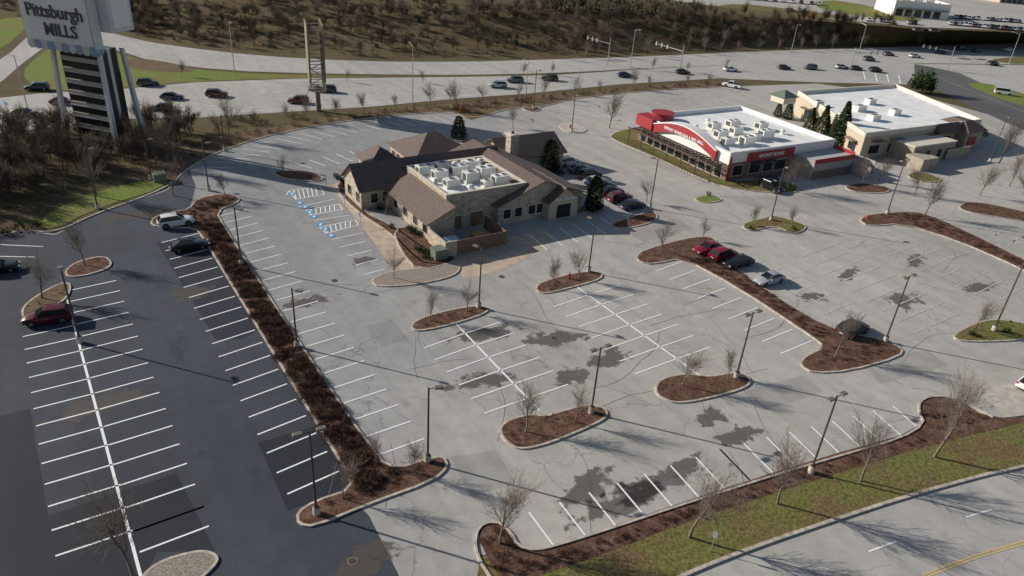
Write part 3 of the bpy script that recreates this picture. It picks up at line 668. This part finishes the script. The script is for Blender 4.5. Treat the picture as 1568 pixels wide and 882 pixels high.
    for s in (-1,1):
        for x in (1.45,-1.42):
            mb.cyl((x,s*(.66),wr),(x,s*(st[3][3]+.015),wr),wr,wr,tyre,14); mb.cyl((x,s*.9,wr),(x,s*(st[3][3]+.03),wr),wr*.62,wr*.55,rim,10)
            mb.cyl((x,s*.7,wr+.03),(x,s*(st[3][3]+.006),wr+.03),wr*1.17,wr*1.17,trim,14)
        mb.bx((L-.13,s*st[-1][3]*.86,st[-1][2]+.02),(.26,.34,.13),-s*.4,head)
        mb.bx((B+.06,s*st[0][3]*.93,st[0][2]+.05),(.16,.3,.16),s*.25,tail)
    mb.bx((L-.02,0,.42),(.08,.9,.2),0,trim); mb.bx((B+.01,0,.4),(.06,1.1,.14),0,trim); mb.bx((B+.0,0,.62),(.08,.5,.14),0,head)
    o=mb.build('car_tmp'); me=o.data; bpy.data.objects.remove(o)
    me.polygons.foreach_set('use_smooth',[True]*len(me.polygons))
    try: me.set_sharp_from_angle(angle=math.radians(38))
    except Exception: pass
    CM[(kind,col)]=me; return me
def car(u,v,az,kind,col,z=.03,name='parked_car',hill=False):
    o=add_obj(name if kind!='van' and kind!='pickup' else ('van' if kind=='van' else 'pickup_truck'),carmesh(kind,col)); p=g(u,v,HZ if hill else 0); o.location=(p.x,p.y,p.z+z); o.rotation_euler=(0,0,math.radians(az)); return o
for c in [(75,492,205,'suv','maroon'),(270,345,34,'suv','white'),(291,381,34,'sedan','black'),(1083,386,212,'sedan','red'),(1107,396,34,'suv','red'),(1130,407,212,'sedan','black'),(1176,433,212,'sedan','silver'),(1304,510,34,'suv','dark'),
 (870,253,34,'suv','white'),(888,263,34,'sedan','grey'),(903,272,34,'suv','dark'),(912,282,34,'sedan','silver'),(920,288,34,'sedan','navy'),(936,298,34,'sedan','black'),(948,308,34,'suv','maroon'),(968,319,34,'sedan','navy'),(1180,291,-58,'suv','black'),(-4,416,30,'sedan','black'),(1580,590,40,'pickup','white')]: car(*c)
for c in [(227,131,20,'suv','dark'),(264,152,15,'sedan','navy'),(332,148,15,'suv','maroon'),(247,169,195,'sedan','navy'),(457,158,195,'suv','maroon'),(500,141,195,'suv','dark'),(762,134,198,'suv','silver'),(788,126,198,'suv','grey'),(841,123,195,'suv','black'),(957,118,20,'sedan','navy'),(1045,113,20,'sedan','dark'),(1118,109,20,'sedan','white'),(1120,134,150,'pickup','white'),(1200,106,20,'sedan','dark'),(1240,106,200,'suv','grey'),(1288,105,20,'sedan','silver'),(1310,107,20,'sedan','dark'),(1340,110,20,'suv','black'),(1330,93,20,'suv','grey'),(1472,77,20,'suv','blue'),(1495,80,20,'sedan','blue'),(1360,85,20,'sedan','grey'),(40,178,10,'sedan','dark'),(58,138,200,'suv','navy'),(97,160,10,'sedan','maroon'),(1536,145,-20,'van','white'),(1440,82,20,'sedan','dark'),(1543,78,20,'sedan','white'),(1400,88,20,'sedan','white'),(1520,100,20,'suv','dark')]: car(*c,name='car')
for k in range(20): car(1455+k*5.6+random.uniform(-1,1),38+k*.5,random.choice([70,250]),random.choice(['sedan','suv']),random.choice(['white','white','black','silver','grey','red','navy']),hill=True)
for k in range(16):
    if random.random()<.8: car(1462+k*7+random.uniform(-1,1),28+k*.5,random.choice([70,250]),random.choice(['sedan','suv']),random.choice(['white','black','silver','grey','silver','navy','dark']),hill=True)
for k in range(12): car(1300+k*10+random.uniform(-2,2),30+k*.75,random.choice([70,250]),random.choice(['sedan','suv']),random.choice(['white','black','silver','grey','dark']),hill=True) if random.random()<.5 else None
for k in range(10): car(1130+k*14+random.uniform(-2,2),-2+k*1.1,random.choice([70,250]),random.choice(['sedan','suv']),random.choice(['white','black','silver','grey','dark']),hill=True)
for c in [(1405,52,20),(1430,53,20),(1210,22,20)]: car(c[0],c[1]-4,c[2],'sedan','dark',hill=True)
# ---------------------------------------------------------------- buildings
def brickmat(name,c1,c2,mortar,sc=1.0,bw_=.6,bh=.25):
    m,nt,b=newmat(name); geo=nt.nodes.new('ShaderNodeTexCoord'); sx=nt.nodes.new('ShaderNodeSeparateXYZ'); nt.links.new(geo.outputs['Object'],sx.inputs[0])
    ad=nt.nodes.new('ShaderNodeMath'); nt.links.new(sx.outputs[0],ad.inputs[0]); nt.links.new(sx.outputs[1],ad.inputs[1])
    cb=nt.nodes.new('ShaderNodeCombineXYZ'); nt.links.new(ad.outputs[0],cb.inputs[0]); nt.links.new(sx.outputs[2],cb.inputs[1])
    br=nt.nodes.new('ShaderNodeTexBrick'); br.inputs['Scale'].default_value=sc; br.inputs['Brick Width'].default_value=bw_; br.inputs['Row Height'].default_value=bh; br.inputs['Mortar Size'].default_value=.02
    br.inputs['Color1'].default_value=(*c1,1); br.inputs['Color2'].default_value=(*c2,1); br.inputs['Mortar'].default_value=(*mortar,1)
    nt.links.new(cb.outputs[0],br.inputs['Vector']); n=noise(nt,1.5,4)
    nt.links.new(mixc(nt,.6,br.outputs['Color'],ramp(nt,n,[(.3,.3),(.7,.7)]),'OVERLAY'),b.inputs['Base Color']); b.inputs['Roughness'].default_value=.9
    return m
stone=brickmat('field_stone',(.52,.44,.35),(.35,.28,.21),(.46,.41,.35))
brick_r=brickmat('red_brick',(.20,.09,.07),(.15,.07,.06),(.22,.17,.15),1,.25,.08)
brick_t=brickmat('tan_brick',(.45,.35,.26),(.39,.30,.22),(.40,.36,.30),1,.3,.1)
def tilemat():
    m,nt,b=newmat('brown_roof_tile'); tc=nt.nodes.new('ShaderNodeTexCoord')
    w=nt.nodes.new('ShaderNodeTexWave'); w.bands_direction='Z'; w.inputs['Scale'].default_value=2.6; w.inputs['Distortion'].default_value=1; nt.links.new(tc.outputs['Object'],w.inputs['Vector'])
    n=noise(nt,2.5,5,.7); k=ramp(nt,n,[(.3,(.095,.066,.056)),(.7,(.20,.148,.126))])
    k=mixc(nt,.5,k,ramp(nt,w.outputs['Fac'],[(.0,.3),(.6,.6)]),'OVERLAY'); nt.links.new(k,b.inputs['Base Color']); b.inputs['Roughness'].default_value=.8; bump(nt,b,w.outputs['Fac'],.5,.05); return m
tile=tilemat()
tpo=simple('white_roof_membrane',(.86,.86,.85),.7,var=.12,scale=.5); tan=simple('tan_stucco',(.52,.43,.33),.9,var=.1); cream=simple('cream_trim',(.66,.61,.52),.8,var=.08)
darkwin=simple('window_glass',(.02,.025,.03),.12,0,.1); hv=simple('hvac_metal',(.76,.76,.72),.5,.0,var=.12); fan=simple('hvac_fan_grille',(.08,.08,.08),.6); woodm=simple('cedar_fence',(.20,.13,.085),.85,var=.25)
redp=simple('red_panel',(.36,.03,.04),.5); whitep=simple('white_panel',(.82,.81,.79),.6,var=.06); greyp=simple('grey_stucco',(.38,.36,.33),.85); lightgrey=simple('light_membrane',(.48,.48,.47),.7)
def hvac(mb,x,y,z,sx,sy,sz,fans=1):
    mb.box(x-sx/2-.08,x+sx/2+.08,y-sy/2-.08,y+sy/2+.08,z,z+.25,cream)
    mb.box(x-sx/2,x+sx/2,y-sy/2,y+sy/2,z+.25,z+.25+sz,hv)
    for k in range(fans):
        fx=x+(k-(fans-1)/2)*sx/max(1,fans); mb.cyl((fx,y,z+.25+sz),(fx,y,z+.33+sz),min(sx/fans,sy)*.38,min(sx/fans,sy)*.38,hv,12); mb.cyl((fx,y,z+.33+sz),(fx,y,z+.34+sz),min(sx/fans,sy)*.31,min(sx/fans,sy)*.31,fan,12)
    mb.box(x-sx/2-.02,x-sx/2,y-sy*.35,y+sy*.35,z+.4,z+.1+sz,fan)
def mushroom(mb,x,y,z):
    mb.cyl((x,y,z),(x,y,z+.6),.35,.35,hv,10); mb.cyl((x,y,z+.6),(x,y,z+.95),.6,.3,hv,12)
def gable(mb,x0,x1,y0,y1,ze,zr,axis,wall,roof,oh=.5,rp=None,th=.16):
    if axis=='x':
        ym=(y0+y1)/2 if rp is None else rp
        f=lambda a,b,z:(a,b,z); e0,e1=y0,y1; l0,l1=x0,x1; m_=ym
    else:
        xm=(x0+x1)/2 if rp is None else rp
        f=lambda a,b,z:(b,a,z); e0,e1=x0,x1; l0,l1=y0,y1; m_=xm
    mb.box(x0,x1,y0,y1,0,ze,wall)
    for l in (l0,l1): mb.face([f(l,e0,ze),f(l,e1,ze),f(l,m_,zr)],wall)
    for e in (e0,e1):
        sl=(zr-ze)/abs(m_-e); s=-1 if e<m_ else 1; eo=e+s*oh; zo=ze-sl*oh
        b=[f(l0-oh,eo,zo),f(l1+oh,eo,zo),f(l1+oh,m_,zr),f(l0-oh,m_,zr)]
        mb.hexa([(p[0],p[1],p[2]+.01) for p in b],[(p[0],p[1],p[2]+th) for p in b],roof)
def hip(mb,x0,x1,y0,y1,ze,zr,wall,roof,oh=.6,box=True):
    if box: mb.box(x0,x1,y0,y1,0,ze-.152,wall)
    X0,X1,Y0,Y1=x0-oh,x1+oh,y0-oh,y1+oh
    w,l=X1-X0,Y1-Y0; r=min(w,l)/2
    if w>=l: a=(X0+r*.9,(Y0+Y1)/2,zr);b=(X1-r*.9,(Y0+Y1)/2,zr); fs=[[(X0,Y0),(X1,Y0),b,a],[(X1,Y1),(X0,Y1),a,b],[(X0,Y1),(X0,Y0),a],[(X1,Y0),(X1,Y1),b]]
    else: a=((X0+X1)/2,Y0+r*.9,zr);b=((X0+X1)/2,Y1-r*.9,zr); fs=[[(X0,Y1),(X0,Y0),a,b],[(X1,Y0),(X1,Y1),b,a],[(X0,Y0),(X1,Y0),a],[(X1,Y1),(X0,Y1),b]]
    mb.box(X0,X1,Y0,Y1,ze-.15,ze,woodm)
    for q in fs: mb.face([(p[0],p[1],p[2] if len(p)>2 else ze+.003) for p in q],roof)
def win(mb,face,pos,lo,hi,z0,z1,out,mat=None):
    m=mat or darkwin
    if face=='y': mb.box(lo-.1,hi+.1,min(pos,pos+out*.06),max(pos,pos+out*.06),z0-.1,z1+.1,cream); mb.box(lo,hi,min(pos,pos+out*.09),max(pos,pos+out*.09),z0,z1,m)
    else: mb.box(min(pos,pos+out*.06),max(pos,pos+out*.06),lo-.1,hi+.1,z0-.1,z1+.1,cream); mb.box(min(pos,pos+out*.09),max(pos,pos+out*.09),lo,hi,z0,z1,m)
def text(name,s,size,mat,parent,loc,rot,ext=.04):
    c=bpy.data.curves.new(name,'FONT'); c.body=s; c.size=size; c.extrude=ext; c.align_x='CENTER'; c.align_y='CENTER'; c.space_line=.85; c.offset=size*.018
    c.materials.append(mat); o=bpy.data.objects.new(name,c); SC.collection.objects.link(o); o.parent=parent; o.location=loc; o.rotation_euler=rot; return o
def parapet(mb,x0,x1,y0,y1,zr,zt,w,mat,cap):
    for a in ((x0,x1,y0,y0+w),(x0,x1,y1-w,y1),(x0,x0+w,y0+w,y1-w),(x1-w,x1,y0+w,y1-w)):
        mb.box(*a,zr-.02,zt,mat)
    for a in ((x0-.05,x1+.05,y0-.05,y0+w+.03),(x0-.05,x1+.05,y1-w-.03,y1+.05),(x0-.05,x0+w+.03,y0+w+.03,y1-w-.03),(x1-w-.03,x1+.05,y0+w+.03,y1-w-.03)):
        mb.box(*a,zt,zt+.09,cap)
# --- stone restaurant with tiled roofs
mb=MB()
mb.box(0,13.5,0,13.3,0,4.8,stone,tpo); parapet(mb,-.01,13.51,-.01,13.31,4.8,5.5,.35,stone,cream)
for x,y,sx,sy,sz,f in [(2,11,2.6,1.6,1.1,2),(5.2,11.5,2.2,1.5,1.0,1),(3,8,2.2,1.5,1.2,1),(6.5,8.6,2.6,1.7,1.3,2),(9.6,10.5,2.4,1.6,1.1,1),(10.5,7,2.6,1.7,1.1,2),(3.2,4.5,2.2,1.5,1.0,1),(6.8,5.2,2.2,1.6,1.4,1),(10.8,3.2,2.4,1.6,1.0,2),(8,2.4,1.5,1.2,.8,1)]: hvac(mb,x,y,4.8,sx,sy,sz,f)
for x,y in [(1.5,6.3),(5,2),(8.6,6.9),(12,9),(12.2,11.8),(7.8,12)]: mushroom(mb,x,y,4.8)
for a in [(4,4.3,5,11),(8.2,8.5,3.5,9)]: mb.box(a[0],a[1],a[2],a[3],4.95,5.2,hv)
mb.hexa([(-3.7,-2.5,0),(0,-2.5,0),(0,12,0),(-3.7,12,0)],[(-3.7,-2.5,3.0),(0,-2.5,4.7),(0,12,4.7),(-3.7,12,3.0)],stone)
b=[(-4.4,-2.9,2.72),(.0,-2.9,4.74),(.0,12,4.74),(-4.4,12,2.72)]; mb.hexa(b,[(p[0],p[1],p[2]+.15) for p in b],tile)
gable(mb,-8,17,12,19,3.3,6.0,'x',stone,tile)
gable(mb,8,23.5,-1.2,20,3.1,5.9,'y',stone,tile)
hip(mb,5,16,20.5,31,3.3,6.3,stone,tile)
hip(mb,-2.5,2.4,21.5,27,3.3,5.4,stone,tile)
gable(mb,20,32.5,16.5,25,3.2,5.5,'x',tan,tile)
gable(mb,16.2,21.6,-2.7,6,3.0,4.9,'y',tan,tile,.4)
mb.box(20.6,22.2,16,17.6,0,7.3,stone); mb.box(20.4,22.4,15.8,17.8,7.3,7.5,cream); mb.cyl((21.4,16.8,7.5),(21.4,16.8,7.9),.3,.25,M['lamp'],8)
for c in (-1.6,1.6,5,8.4): win(mb,'x',-3.7,c,c+1.3,.9,2.3,-1)
for c in (12.6,16.0): win(mb,'x',-8,c,c+1.4,.9,2.4,-1)
for a in (-6.5,-4.6): win(mb,'y',12,a,a+1.1,.9,2.4,-1)
for a in (9,11,13.4): win(mb,'y',-1.2,a,a+1.2,.9,2.3,-1)
win(mb,'y',-2.7,17.6,20.2,.1,2.3,-1)
for a in (14.9,22): win(mb,'y',-1.2,a,a+1,.9,2.3,-1)
win(mb,'y',0,1.5,2.6,.05,2.1,-1,woodm); win(mb,'y',0,4,6.2,.05,2.3,-1,woodm)
for c in (1,4.5,8,11.5,15): win(mb,'x',23.5,c,c+1.6,.9,2.4,1)
for c in (22.5,24.5): win(mb,'x',-2.5,c,c+1.2,.5,2.6,-1)
for c in (23.5,27,29): win(mb,'x',5,c,c+1.3,.9,2.4,-1)
mb.box(-4,-3.75,-7.4,-2.55,0,2.2,stone); mb.box(-4,-2.2,-7.65,-7.4,0,2.2,stone)
for k in range(26): mb.box(-2.15+k*.3,-1.88+k*.3,-7.6,-7.5,.1,2.15,woodm)
for z in (.5,1.7): mb.box(-2.2,5.6,-7.5,-7.44,z,z+.12,woodm)
for k in range(14): mb.box(5.62,5.72,-7.5+k*.45,-7.1+k*.45,.1,2.1,woodm)
b1=mb.build('stone_restaurant',(-10.2,94.7,.05),AZ)
text('sign_lettering','Olive Garden',.85,whitep,b1,(18.9,-2.78,3.2),(math.pi/2,0,0))
gb=simple('dumpster_green',(.04,.09,.06),.6); lb=simple('blue_lid',(.45,.58,.65),.5); ob_=simple('cardboard',(.42,.22,.08),.8)
for x,mt,ld in ((-1.8,gb,lb),(2.6,woodm,ob_)):
    q=MB(); q.hexa([(-.9,-.6,.1),(.9,-.6,.1),(.9,.6,.1),(-.9,.6,.1)],[(-1,-.85,1.2),(1,-.85,1.2),(1,.75,1.45),(-1,.75,1.45)],mt,ld); q.box(-1.02,1.02,-.9,-.84,1.1,1.25,mt)
    for sx in (-1,1): q.box(sx*1.0-.08,sx*1.0+.08,-.4,.4,.75,.9,mt); q.cyl((sx*.8,-.5,0),(sx*.8,-.5,.1),.07,.07,tyre,6)
    o=q.build('dumpster',(0,0,0),0); ca,sa=math.cos(AZ),math.sin(AZ); o.location=(-10.2+x*ca+5.2*sa,94.7+x*sa-5.2*ca,.05); o.rotation_euler=(0,0,AZ)
# --- red and white grill building
A2=math.radians(31); o2=(37.3,126,.05); mb=MB()
mb.box(0,28,0,26,0,4.6,whitep,tpo); parapet(mb,-.01,28.01,-.01,26.01,4.6,5.3,.35,whitep,whitep)
for x,y,sx,sy,sz,f in [(5,6,2.4,1.6,1.1,1),(9,5,2.8,1.8,1.3,2),(7,10,2.6,1.7,1.2,2),(12,11,2.4,1.7,1.1,1),(16,7,3,1.9,1.4,2),(10,15,2.4,1.6,1.1,1),(15,15,2.6,1.8,1.2,2),(20,12,2.4,1.7,1.2,1),(13,6.5,1.6,1.4,.9,1)]: hvac(mb,x,y,4.6,sx,sy,sz,f)
for x,y in [(18,17),(22,8),(6,16),(12,19)]: mushroom(mb,x,y,4.6)
n=14; pts=[(3+k*18/n,4.4+1.9*math.sin(math.pi*(k/n))+.4) for k in range(n+1)]
for k in range(n):
    (y0,z0),(y1,z1)=pts[k],pts[k+1]
    mb.hexa([(-.6,y0,z0-1.7),(-.6,y1,z1-1.7),(-.3,y1,z1-1.7),(-.3,y0,z0-1.7)][::-1],[(-.6,y0,z0),(-.6,y1,z1),(-.3,y1,z1),(-.3,y0,z0)][::-1],redp)
    mb.hexa([(-.75,y0,z0),(-.75,y1,z1),(1.5,y1,z1),(1.5,y0,z0)][::-1],[(-.75,y0,z0+.2),(-.75,y1,z1+.2),(1.5,y1,z1+.2),(1.5,y0,z0+.2)][::-1],whitep)
mb.box(-.1,-.02,.0,26,.0,3.1,brick_r)
for k in range(11): win(mb,'x',-.1,1.2+k*2.2,2.9+k*2.2,.3,2.7,-1)
for k in range(26): mb.box(-3.2,-.1,.8+k*.95,.95+k*.95,3.0,3.15,M['lamp'])
mb.box(-3.35,-3.2,.5,25.5,2.9,3.2,M['lamp']); mb.box(-1.8,-1.65,.5,25.5,2.85,3.0,M['lamp'])
for k in range(7): mb.box(-3.35,-3.2,.6+k*4.05,.75+k*4.05,0,2.9,M['lamp'])
for k in range(34): mb.box(-4.4,-4.34,0+k*.75,.05+k*.75,0,1.0,M['lamp'])
mb.box(-4.42,-4.32,0,25,1.0,1.06,M['lamp'])
mb.box(-.1,17,-.12,-.02,0,3.3,brick_r)
for a,b_ in ((1.2,3.6),(5.4,8.2),(9,11.4),(12,14.8)): win(mb,'y',-.12,a,b_,.9,2.8,-1)
mb.box(4.4,16.5,-.28,-.13,3.32,4.9,redp); mb.box(0,.5,-.24,-.13,.0,4.5,redp)
for a in (5.4,9): mb.hexa([(a,-1.3,2.9),(a+2.8,-1.3,2.9),(a+2.8,-.25,2.9),(a,-.25,2.9)],[(a,-1.2,3.0),(a+2.8,-1.2,3.0),(a+2.8,-.25,3.15),(a,-.25,3.15)],M['lamp'])
mb.box(17,28,-5,-.3,0,3.6,greyp,lightgrey); mb.box(16.9,28.1,-5.1,-5.0,3.0,3.9,redp); mb.box(17,28,-5.06,-5.0,0,1.6,brick_r); mb.box(28.02,28.14,-4.9,10,3.4,4.3,redp)
mb.box(28.2,33,-4,-3.8,0,2.4,greyp); mb.box(33,33.2,-6.5,1,0,2.4,greyp); mb.box(28.3,28.5,-9,-4.2,0,2.4,greyp)
mb.cyl((4.0,24,4.6),(4.0,24,6.0),2.3,2.3,redp,20); mb.cyl((4,24,6.0),(4,24,6.12),2.4,2.4,redp,20)
mb.hexa([(-.9,21.2,3.4),(-.9,26.3,3.4),(2,26.3,3.4),(2,21.2,3.4)][::-1],[(-.9,21.2,5.6),(-.9,26.3,5.6),(2,26.3,5.6),(2,21.2,5.6)][::-1],redp)
b2=mb.build('red_and_white_restaurant',o2,A2)
text('sign_lettering','SMOKEY BONES BAR & FIRE GRILL',.75,whitep,b2,(-.66,12,5.1),(math.pi/2,0,-math.pi/2)); text('sign_lettering','SMOKEY BONES',.9,whitep,b2,(10.4,-.32,4.1),(math.pi/2,0,0))
# --- tan restaurant with white roof (irregular plan)
c3=[Vector((69.5,146,0)),Vector((104,166,0)),Vector((99,200,0)),Vector((67,182,0))]
mb=MB(); o3=c3[0]
L=[(p-o3) for p in c3]
mb.hexa([(p.x,p.y,0) for p in L],[(p.x,p.y,4.8) for p in L],tan,tpo)
for i in range(4):
    a,b_=L[i],L[(i+1)%4]; d=(b_-a).normalized(); nn=Vector((-d.y,d.x,0)); z=.003*i
    q=[a-nn*.02,b_-nn*.02,b_+nn*.4,a+nn*.4]; mb.hexa([(p.x,p.y,4.70) for p in q],[(p.x,p.y,5.6+z) for p in q],cream)
d=(L[1]-L[0]).normalized(); nn=Vector((d.y,-d.x,0)); ang3=math.atan2(d.y,d.x)
def loc3(a,c): return d*a-nn*c
for a,c,sx,sy in [(8,12,2.4,1.6),(14,9,2.6,1.8),(18,16,3,1.8),(24,11,2.4,1.6),(11,22,2.4,1.6),(27,20,2.4,1.6)]:
    q=loc3(a,c); mb.bx((q.x,q.y,5.4),(sx,sy,1.3),ang3,hv); mb.cyl((q.x,q.y,6.05),(q.x,q.y,6.15),.55,.55,fan,12)
for a,w in ((4,3),(10,3),(22,3),(28,3)):
    q=loc3(a,-.06); mb.bx((q.x,q.y,1.8),(w,.1,1.7),ang3,darkwin)
    q=loc3(a,-.75); mb.bx((q.x,q.y,3.75),(w+.6,1.4,.1),ang3,M['brownsteel'])
q=loc3(16,-2.8); mb.bx((q.x,q.y,1.7),(14,5.5,3.4),ang3,brick_t,lightgrey); mb.bx((q.x,q.y,3.55),(14.3,5.7,.3),ang3,cream)
for a in (11,14,18,21): q=loc3(a,-5.58); mb.bx((q.x,q.y,1.5),(1.2,.06,1.6),ang3,darkwin)
q=loc3(9,-7.7); mb.bx((q.x,q.y,1.2),(5,4,2.4),ang3,brick_t); q=loc3(24,-6); mb.bx((q.x,q.y,1.1),(8,.25,2.2),ang3,brick_t)
# brown tiled mansard skirt along the east half of the front, and corner pavilion
a0,a1=loc3(23.2,-.05),loc3(31,-.05); o0,o1=loc3(22.8,-1.6),loc3(31,-1.6)
mb.hexa([(o0.x,o0.y,3.9),(o1.x,o1.y,3.9),(a1.x,a1.y,3.9),(a0.x,a0.y,3.9)],[(o0.x,o0.y,4.0),(o1.x,o1.y,4.0),(a1.x,a1.y,5.72),(a0.x,a0.y,5.72)],tile)
q=loc3(34.5,1.5); mb.bx((q.x,q.y,2.0),(6,8,4.0),ang3,brick_t); mb.bx((q.x,q.y,4.9),(7.4,9.4,1.8),ang3,tile,taper=.35); q=loc3(34,-2.6); mb.bx((q.x,q.y,1.8),(3,.1,1.8),ang3,redp)
q=loc3(5,27); mb.bx((q.x,q.y,5.6),(4,4,1.5),ang3,cream); mb.bx((q.x,q.y,7.0),(5,5,1.3),ang3,gm,taper=.05)
for c in (4,10,16,22,28):
    q=L[0].lerp(L[3],c/36); mb.bx((q.x-.05,q.y,1.8),(.15,3,1.8),0.07,darkwin); mb.bx((q.x-.6,q.y,3.1),(1.3,3.6,.25),.07,M['brownsteel'])
b3=mb.build('tan_restaurant',(o3.x,o3.y,.05))
def shop(u0,v0,u1,v1,dep,h,wall,roof,name='shop_building'):
    a=g(u0,v0,HZ);b_=g(u1,v1,HZ); L_=(b_-a).length; an=math.atan2(b_.y-a.y,b_.x-a.x); mb=MB()
    mb.box(0,L_,0,dep,0,h,wall,roof); parapet(mb,-.01,L_+.01,-.01,dep+.01,h,h+.8,.4,wall,cream)
    k=1
    while k<L_-4: win(mb,'y',-.0,k,k+3,.3,3,-1); k+=4
    mb.box(.5,L_-.5,-1.5,-.1,3.3,3.6,gm)
    for k in range(4): hvac(mb,L_*(k+.6)/4.4,dep*.5,h,3,2,1.4,2)
    mb.build(name,a,an)
shop(1366,24,1450,31,24,5.5,whitep,tpo); shop(1530,4,1660,10,30,6,tan,tpo)
# ---------------------------------------------------------------- mall sign tower
tp=Vector((-69.8,118.4,0)); ux=Vector((-.963,.27,0)); at=math.atan2(-ux.y,-ux.x)
blk=simple('black_panel',(.018,.02,.022),.25,0,.1); beige=simple('beige_band',(.46,.42,.33),.6); white_f=simple('sign_frame_white',(.64,.65,.66),.5); blue_w=simple('sign_blue',(.25,.38,.52),.5)
mb=MB(); Wd=9.5;Dp=4.8;Ht=16.5
mb.box(-Wd+.7,-.7,.5,Dp-.5,0,Ht,blk)
for k in range(8):
    z=1.2+k*1.9; mb.box(-Wd+1.0,-1.0,.2,.49,z,z+.5,beige); mb.box(-Wd+.9,-.9,.1,.19,z-.18,z-.04,white_f)
for (x0,y0,fx,fy) in ((-Wd,0,-.9,-.6),(-.0,0,.7,-.9),(-.0,Dp,.9,.6),(-Wd,Dp,-.9,.6)):
    xb,yb=x0+fx,y0+fy; s=.36
    mb.hexa([(xb-s,yb-s,0),(xb+s,yb-s,0),(xb+s,yb+s,0),(xb-s,yb+s,0)],[(x0-s*.8,y0-s*.8,Ht),(x0+s*.8,y0-s*.8,Ht),(x0+s*.8,y0+s*.8,Ht),(x0-s*.8,y0+s*.8,Ht)],white_f)
mb.box(-.68,-.5,2.1,2.7,0,Ht,white_f)
SX0,SX1=-Wd-3.9,.6
mb.box(SX0,SX1,-1.0,.6,Ht,Ht+10.5,white_f); mb.box(SX0+.4,SX1-.4,-1.08,-1.01,Ht+.9,Ht+9,whitep)
for k in range(10):
    x=SX0+(k+.5)*(SX1-SX0)/10; mb.cyl((x,-1.03,Ht+.15),(x,.4,Ht+.15),.8,.8,blue_w if k%2 else white_f,12)
mb.box(-1.8,2.4,1.0,Dp+1,Ht+3.0,Ht+16,white_f); mb.box(2.41,2.48,1.6,Dp+.4,Ht+3.7,Ht+15,whitep)
tw=mb.build('mall_sign_tower',tp,at)
letm=simple('sign_letter_dark',(.05,.06,.08),.5)
text('lettering','Pittsburgh',2.8,letm,tw,((SX0+SX1)/2,-1.14,Ht+5.5),(math.pi/2,0,0),.06); text('lettering','MILLS',2.7,letm,tw,((SX0+SX1)/2+.6,-1.14,Ht+2.7),(math.pi/2,0,0),.06)
# ---------------------------------------------------------------- edge-on billboard
p=g(488,170); mb=MB(); bs=M['brownsteel']; bl=simple('billboard_frame',(.45,.38,.29),.6)
mb.cyl((0,0,0),(0,0,5.5),.55,.5,bs,14); mb.box(-1.9,1.9,-1.5,1.5,4.6,5.0,bs)
for s in (-1,1):
    for y in (-4,-2,0,2,4): mb.box(s*1.35-.1,s*1.35+.1,y-.1,y+.1,5,18,bl)
    mb.box(s*1.55-.08,s*1.55+.08,-4.5,4.5,7,18.2,bs)
z=5.2; k=0
while z<17.6:
    for y in (-4.3,0,4): mb.box(-1.25,1.25,y-.07,y+.07,z-.06,z+.06,bl)
    mb.cyl((-1.3 if k%2 else 1.3,-4.4,z),(1.3 if k%2 else -1.3,-4.4,z+1.5),.09,.09,bl,5); z+=1.5;k+=1
mb.build('billboard',p,-math.atan2(p.x,p.y)+math.radians(3))
# ---------------------------------------------------------------- light, sky, camera
w=bpy.data.worlds.new('World'); SC.world=w; w.use_nodes=True; nt=w.node_tree
sk=nt.nodes.new('ShaderNodeTexSky'); sk.sky_type='NISHITA'; sk.sun_disc=False; sk.sun_elevation=math.radians(24); sk.sun_rotation=math.radians(285)
nt.links.new(sk.outputs[0],nt.nodes['Background'].inputs[0]); nt.nodes['Background'].inputs[1].default_value=.07
sd=bpy.data.lights.new('sun','SUN'); sd.energy=5.0; sd.angle=math.radians(.5); sd.color=(1,.93,.83)
so=bpy.data.objects.new('sun',sd); SC.collection.objects.link(so)
dv=Vector((math.cos(math.radians(-15))*math.cos(math.radians(24)),math.sin(math.radians(-15))*math.cos(math.radians(24)),-math.sin(math.radians(24))))
so.rotation_euler=dv.to_track_quat('-Z','Y').to_euler()
cd=bpy.data.cameras.new('camera'); co=bpy.data.objects.new('camera',cd); SC.collection.objects.link(co); SC.camera=co
cd.sensor_width=36; cd.lens=F/1568*36; cd.clip_end=8000; cd.clip_start=.5
cr,sr=math.cos(R),math.sin(R)
Xp=Vector((1,0,0));Yp=Vector((0,math.sin(P),math.cos(P)));Zp=Vector((0,-math.cos(P),math.sin(P)))
cx=Xp*cr+Yp*sr; cy=-Xp*sr+Yp*cr
mt=Matrix((cx,cy,Zp)).transposed().to_4x4(); mt.translation=Vector((0,0,H)); co.matrix_world=mt
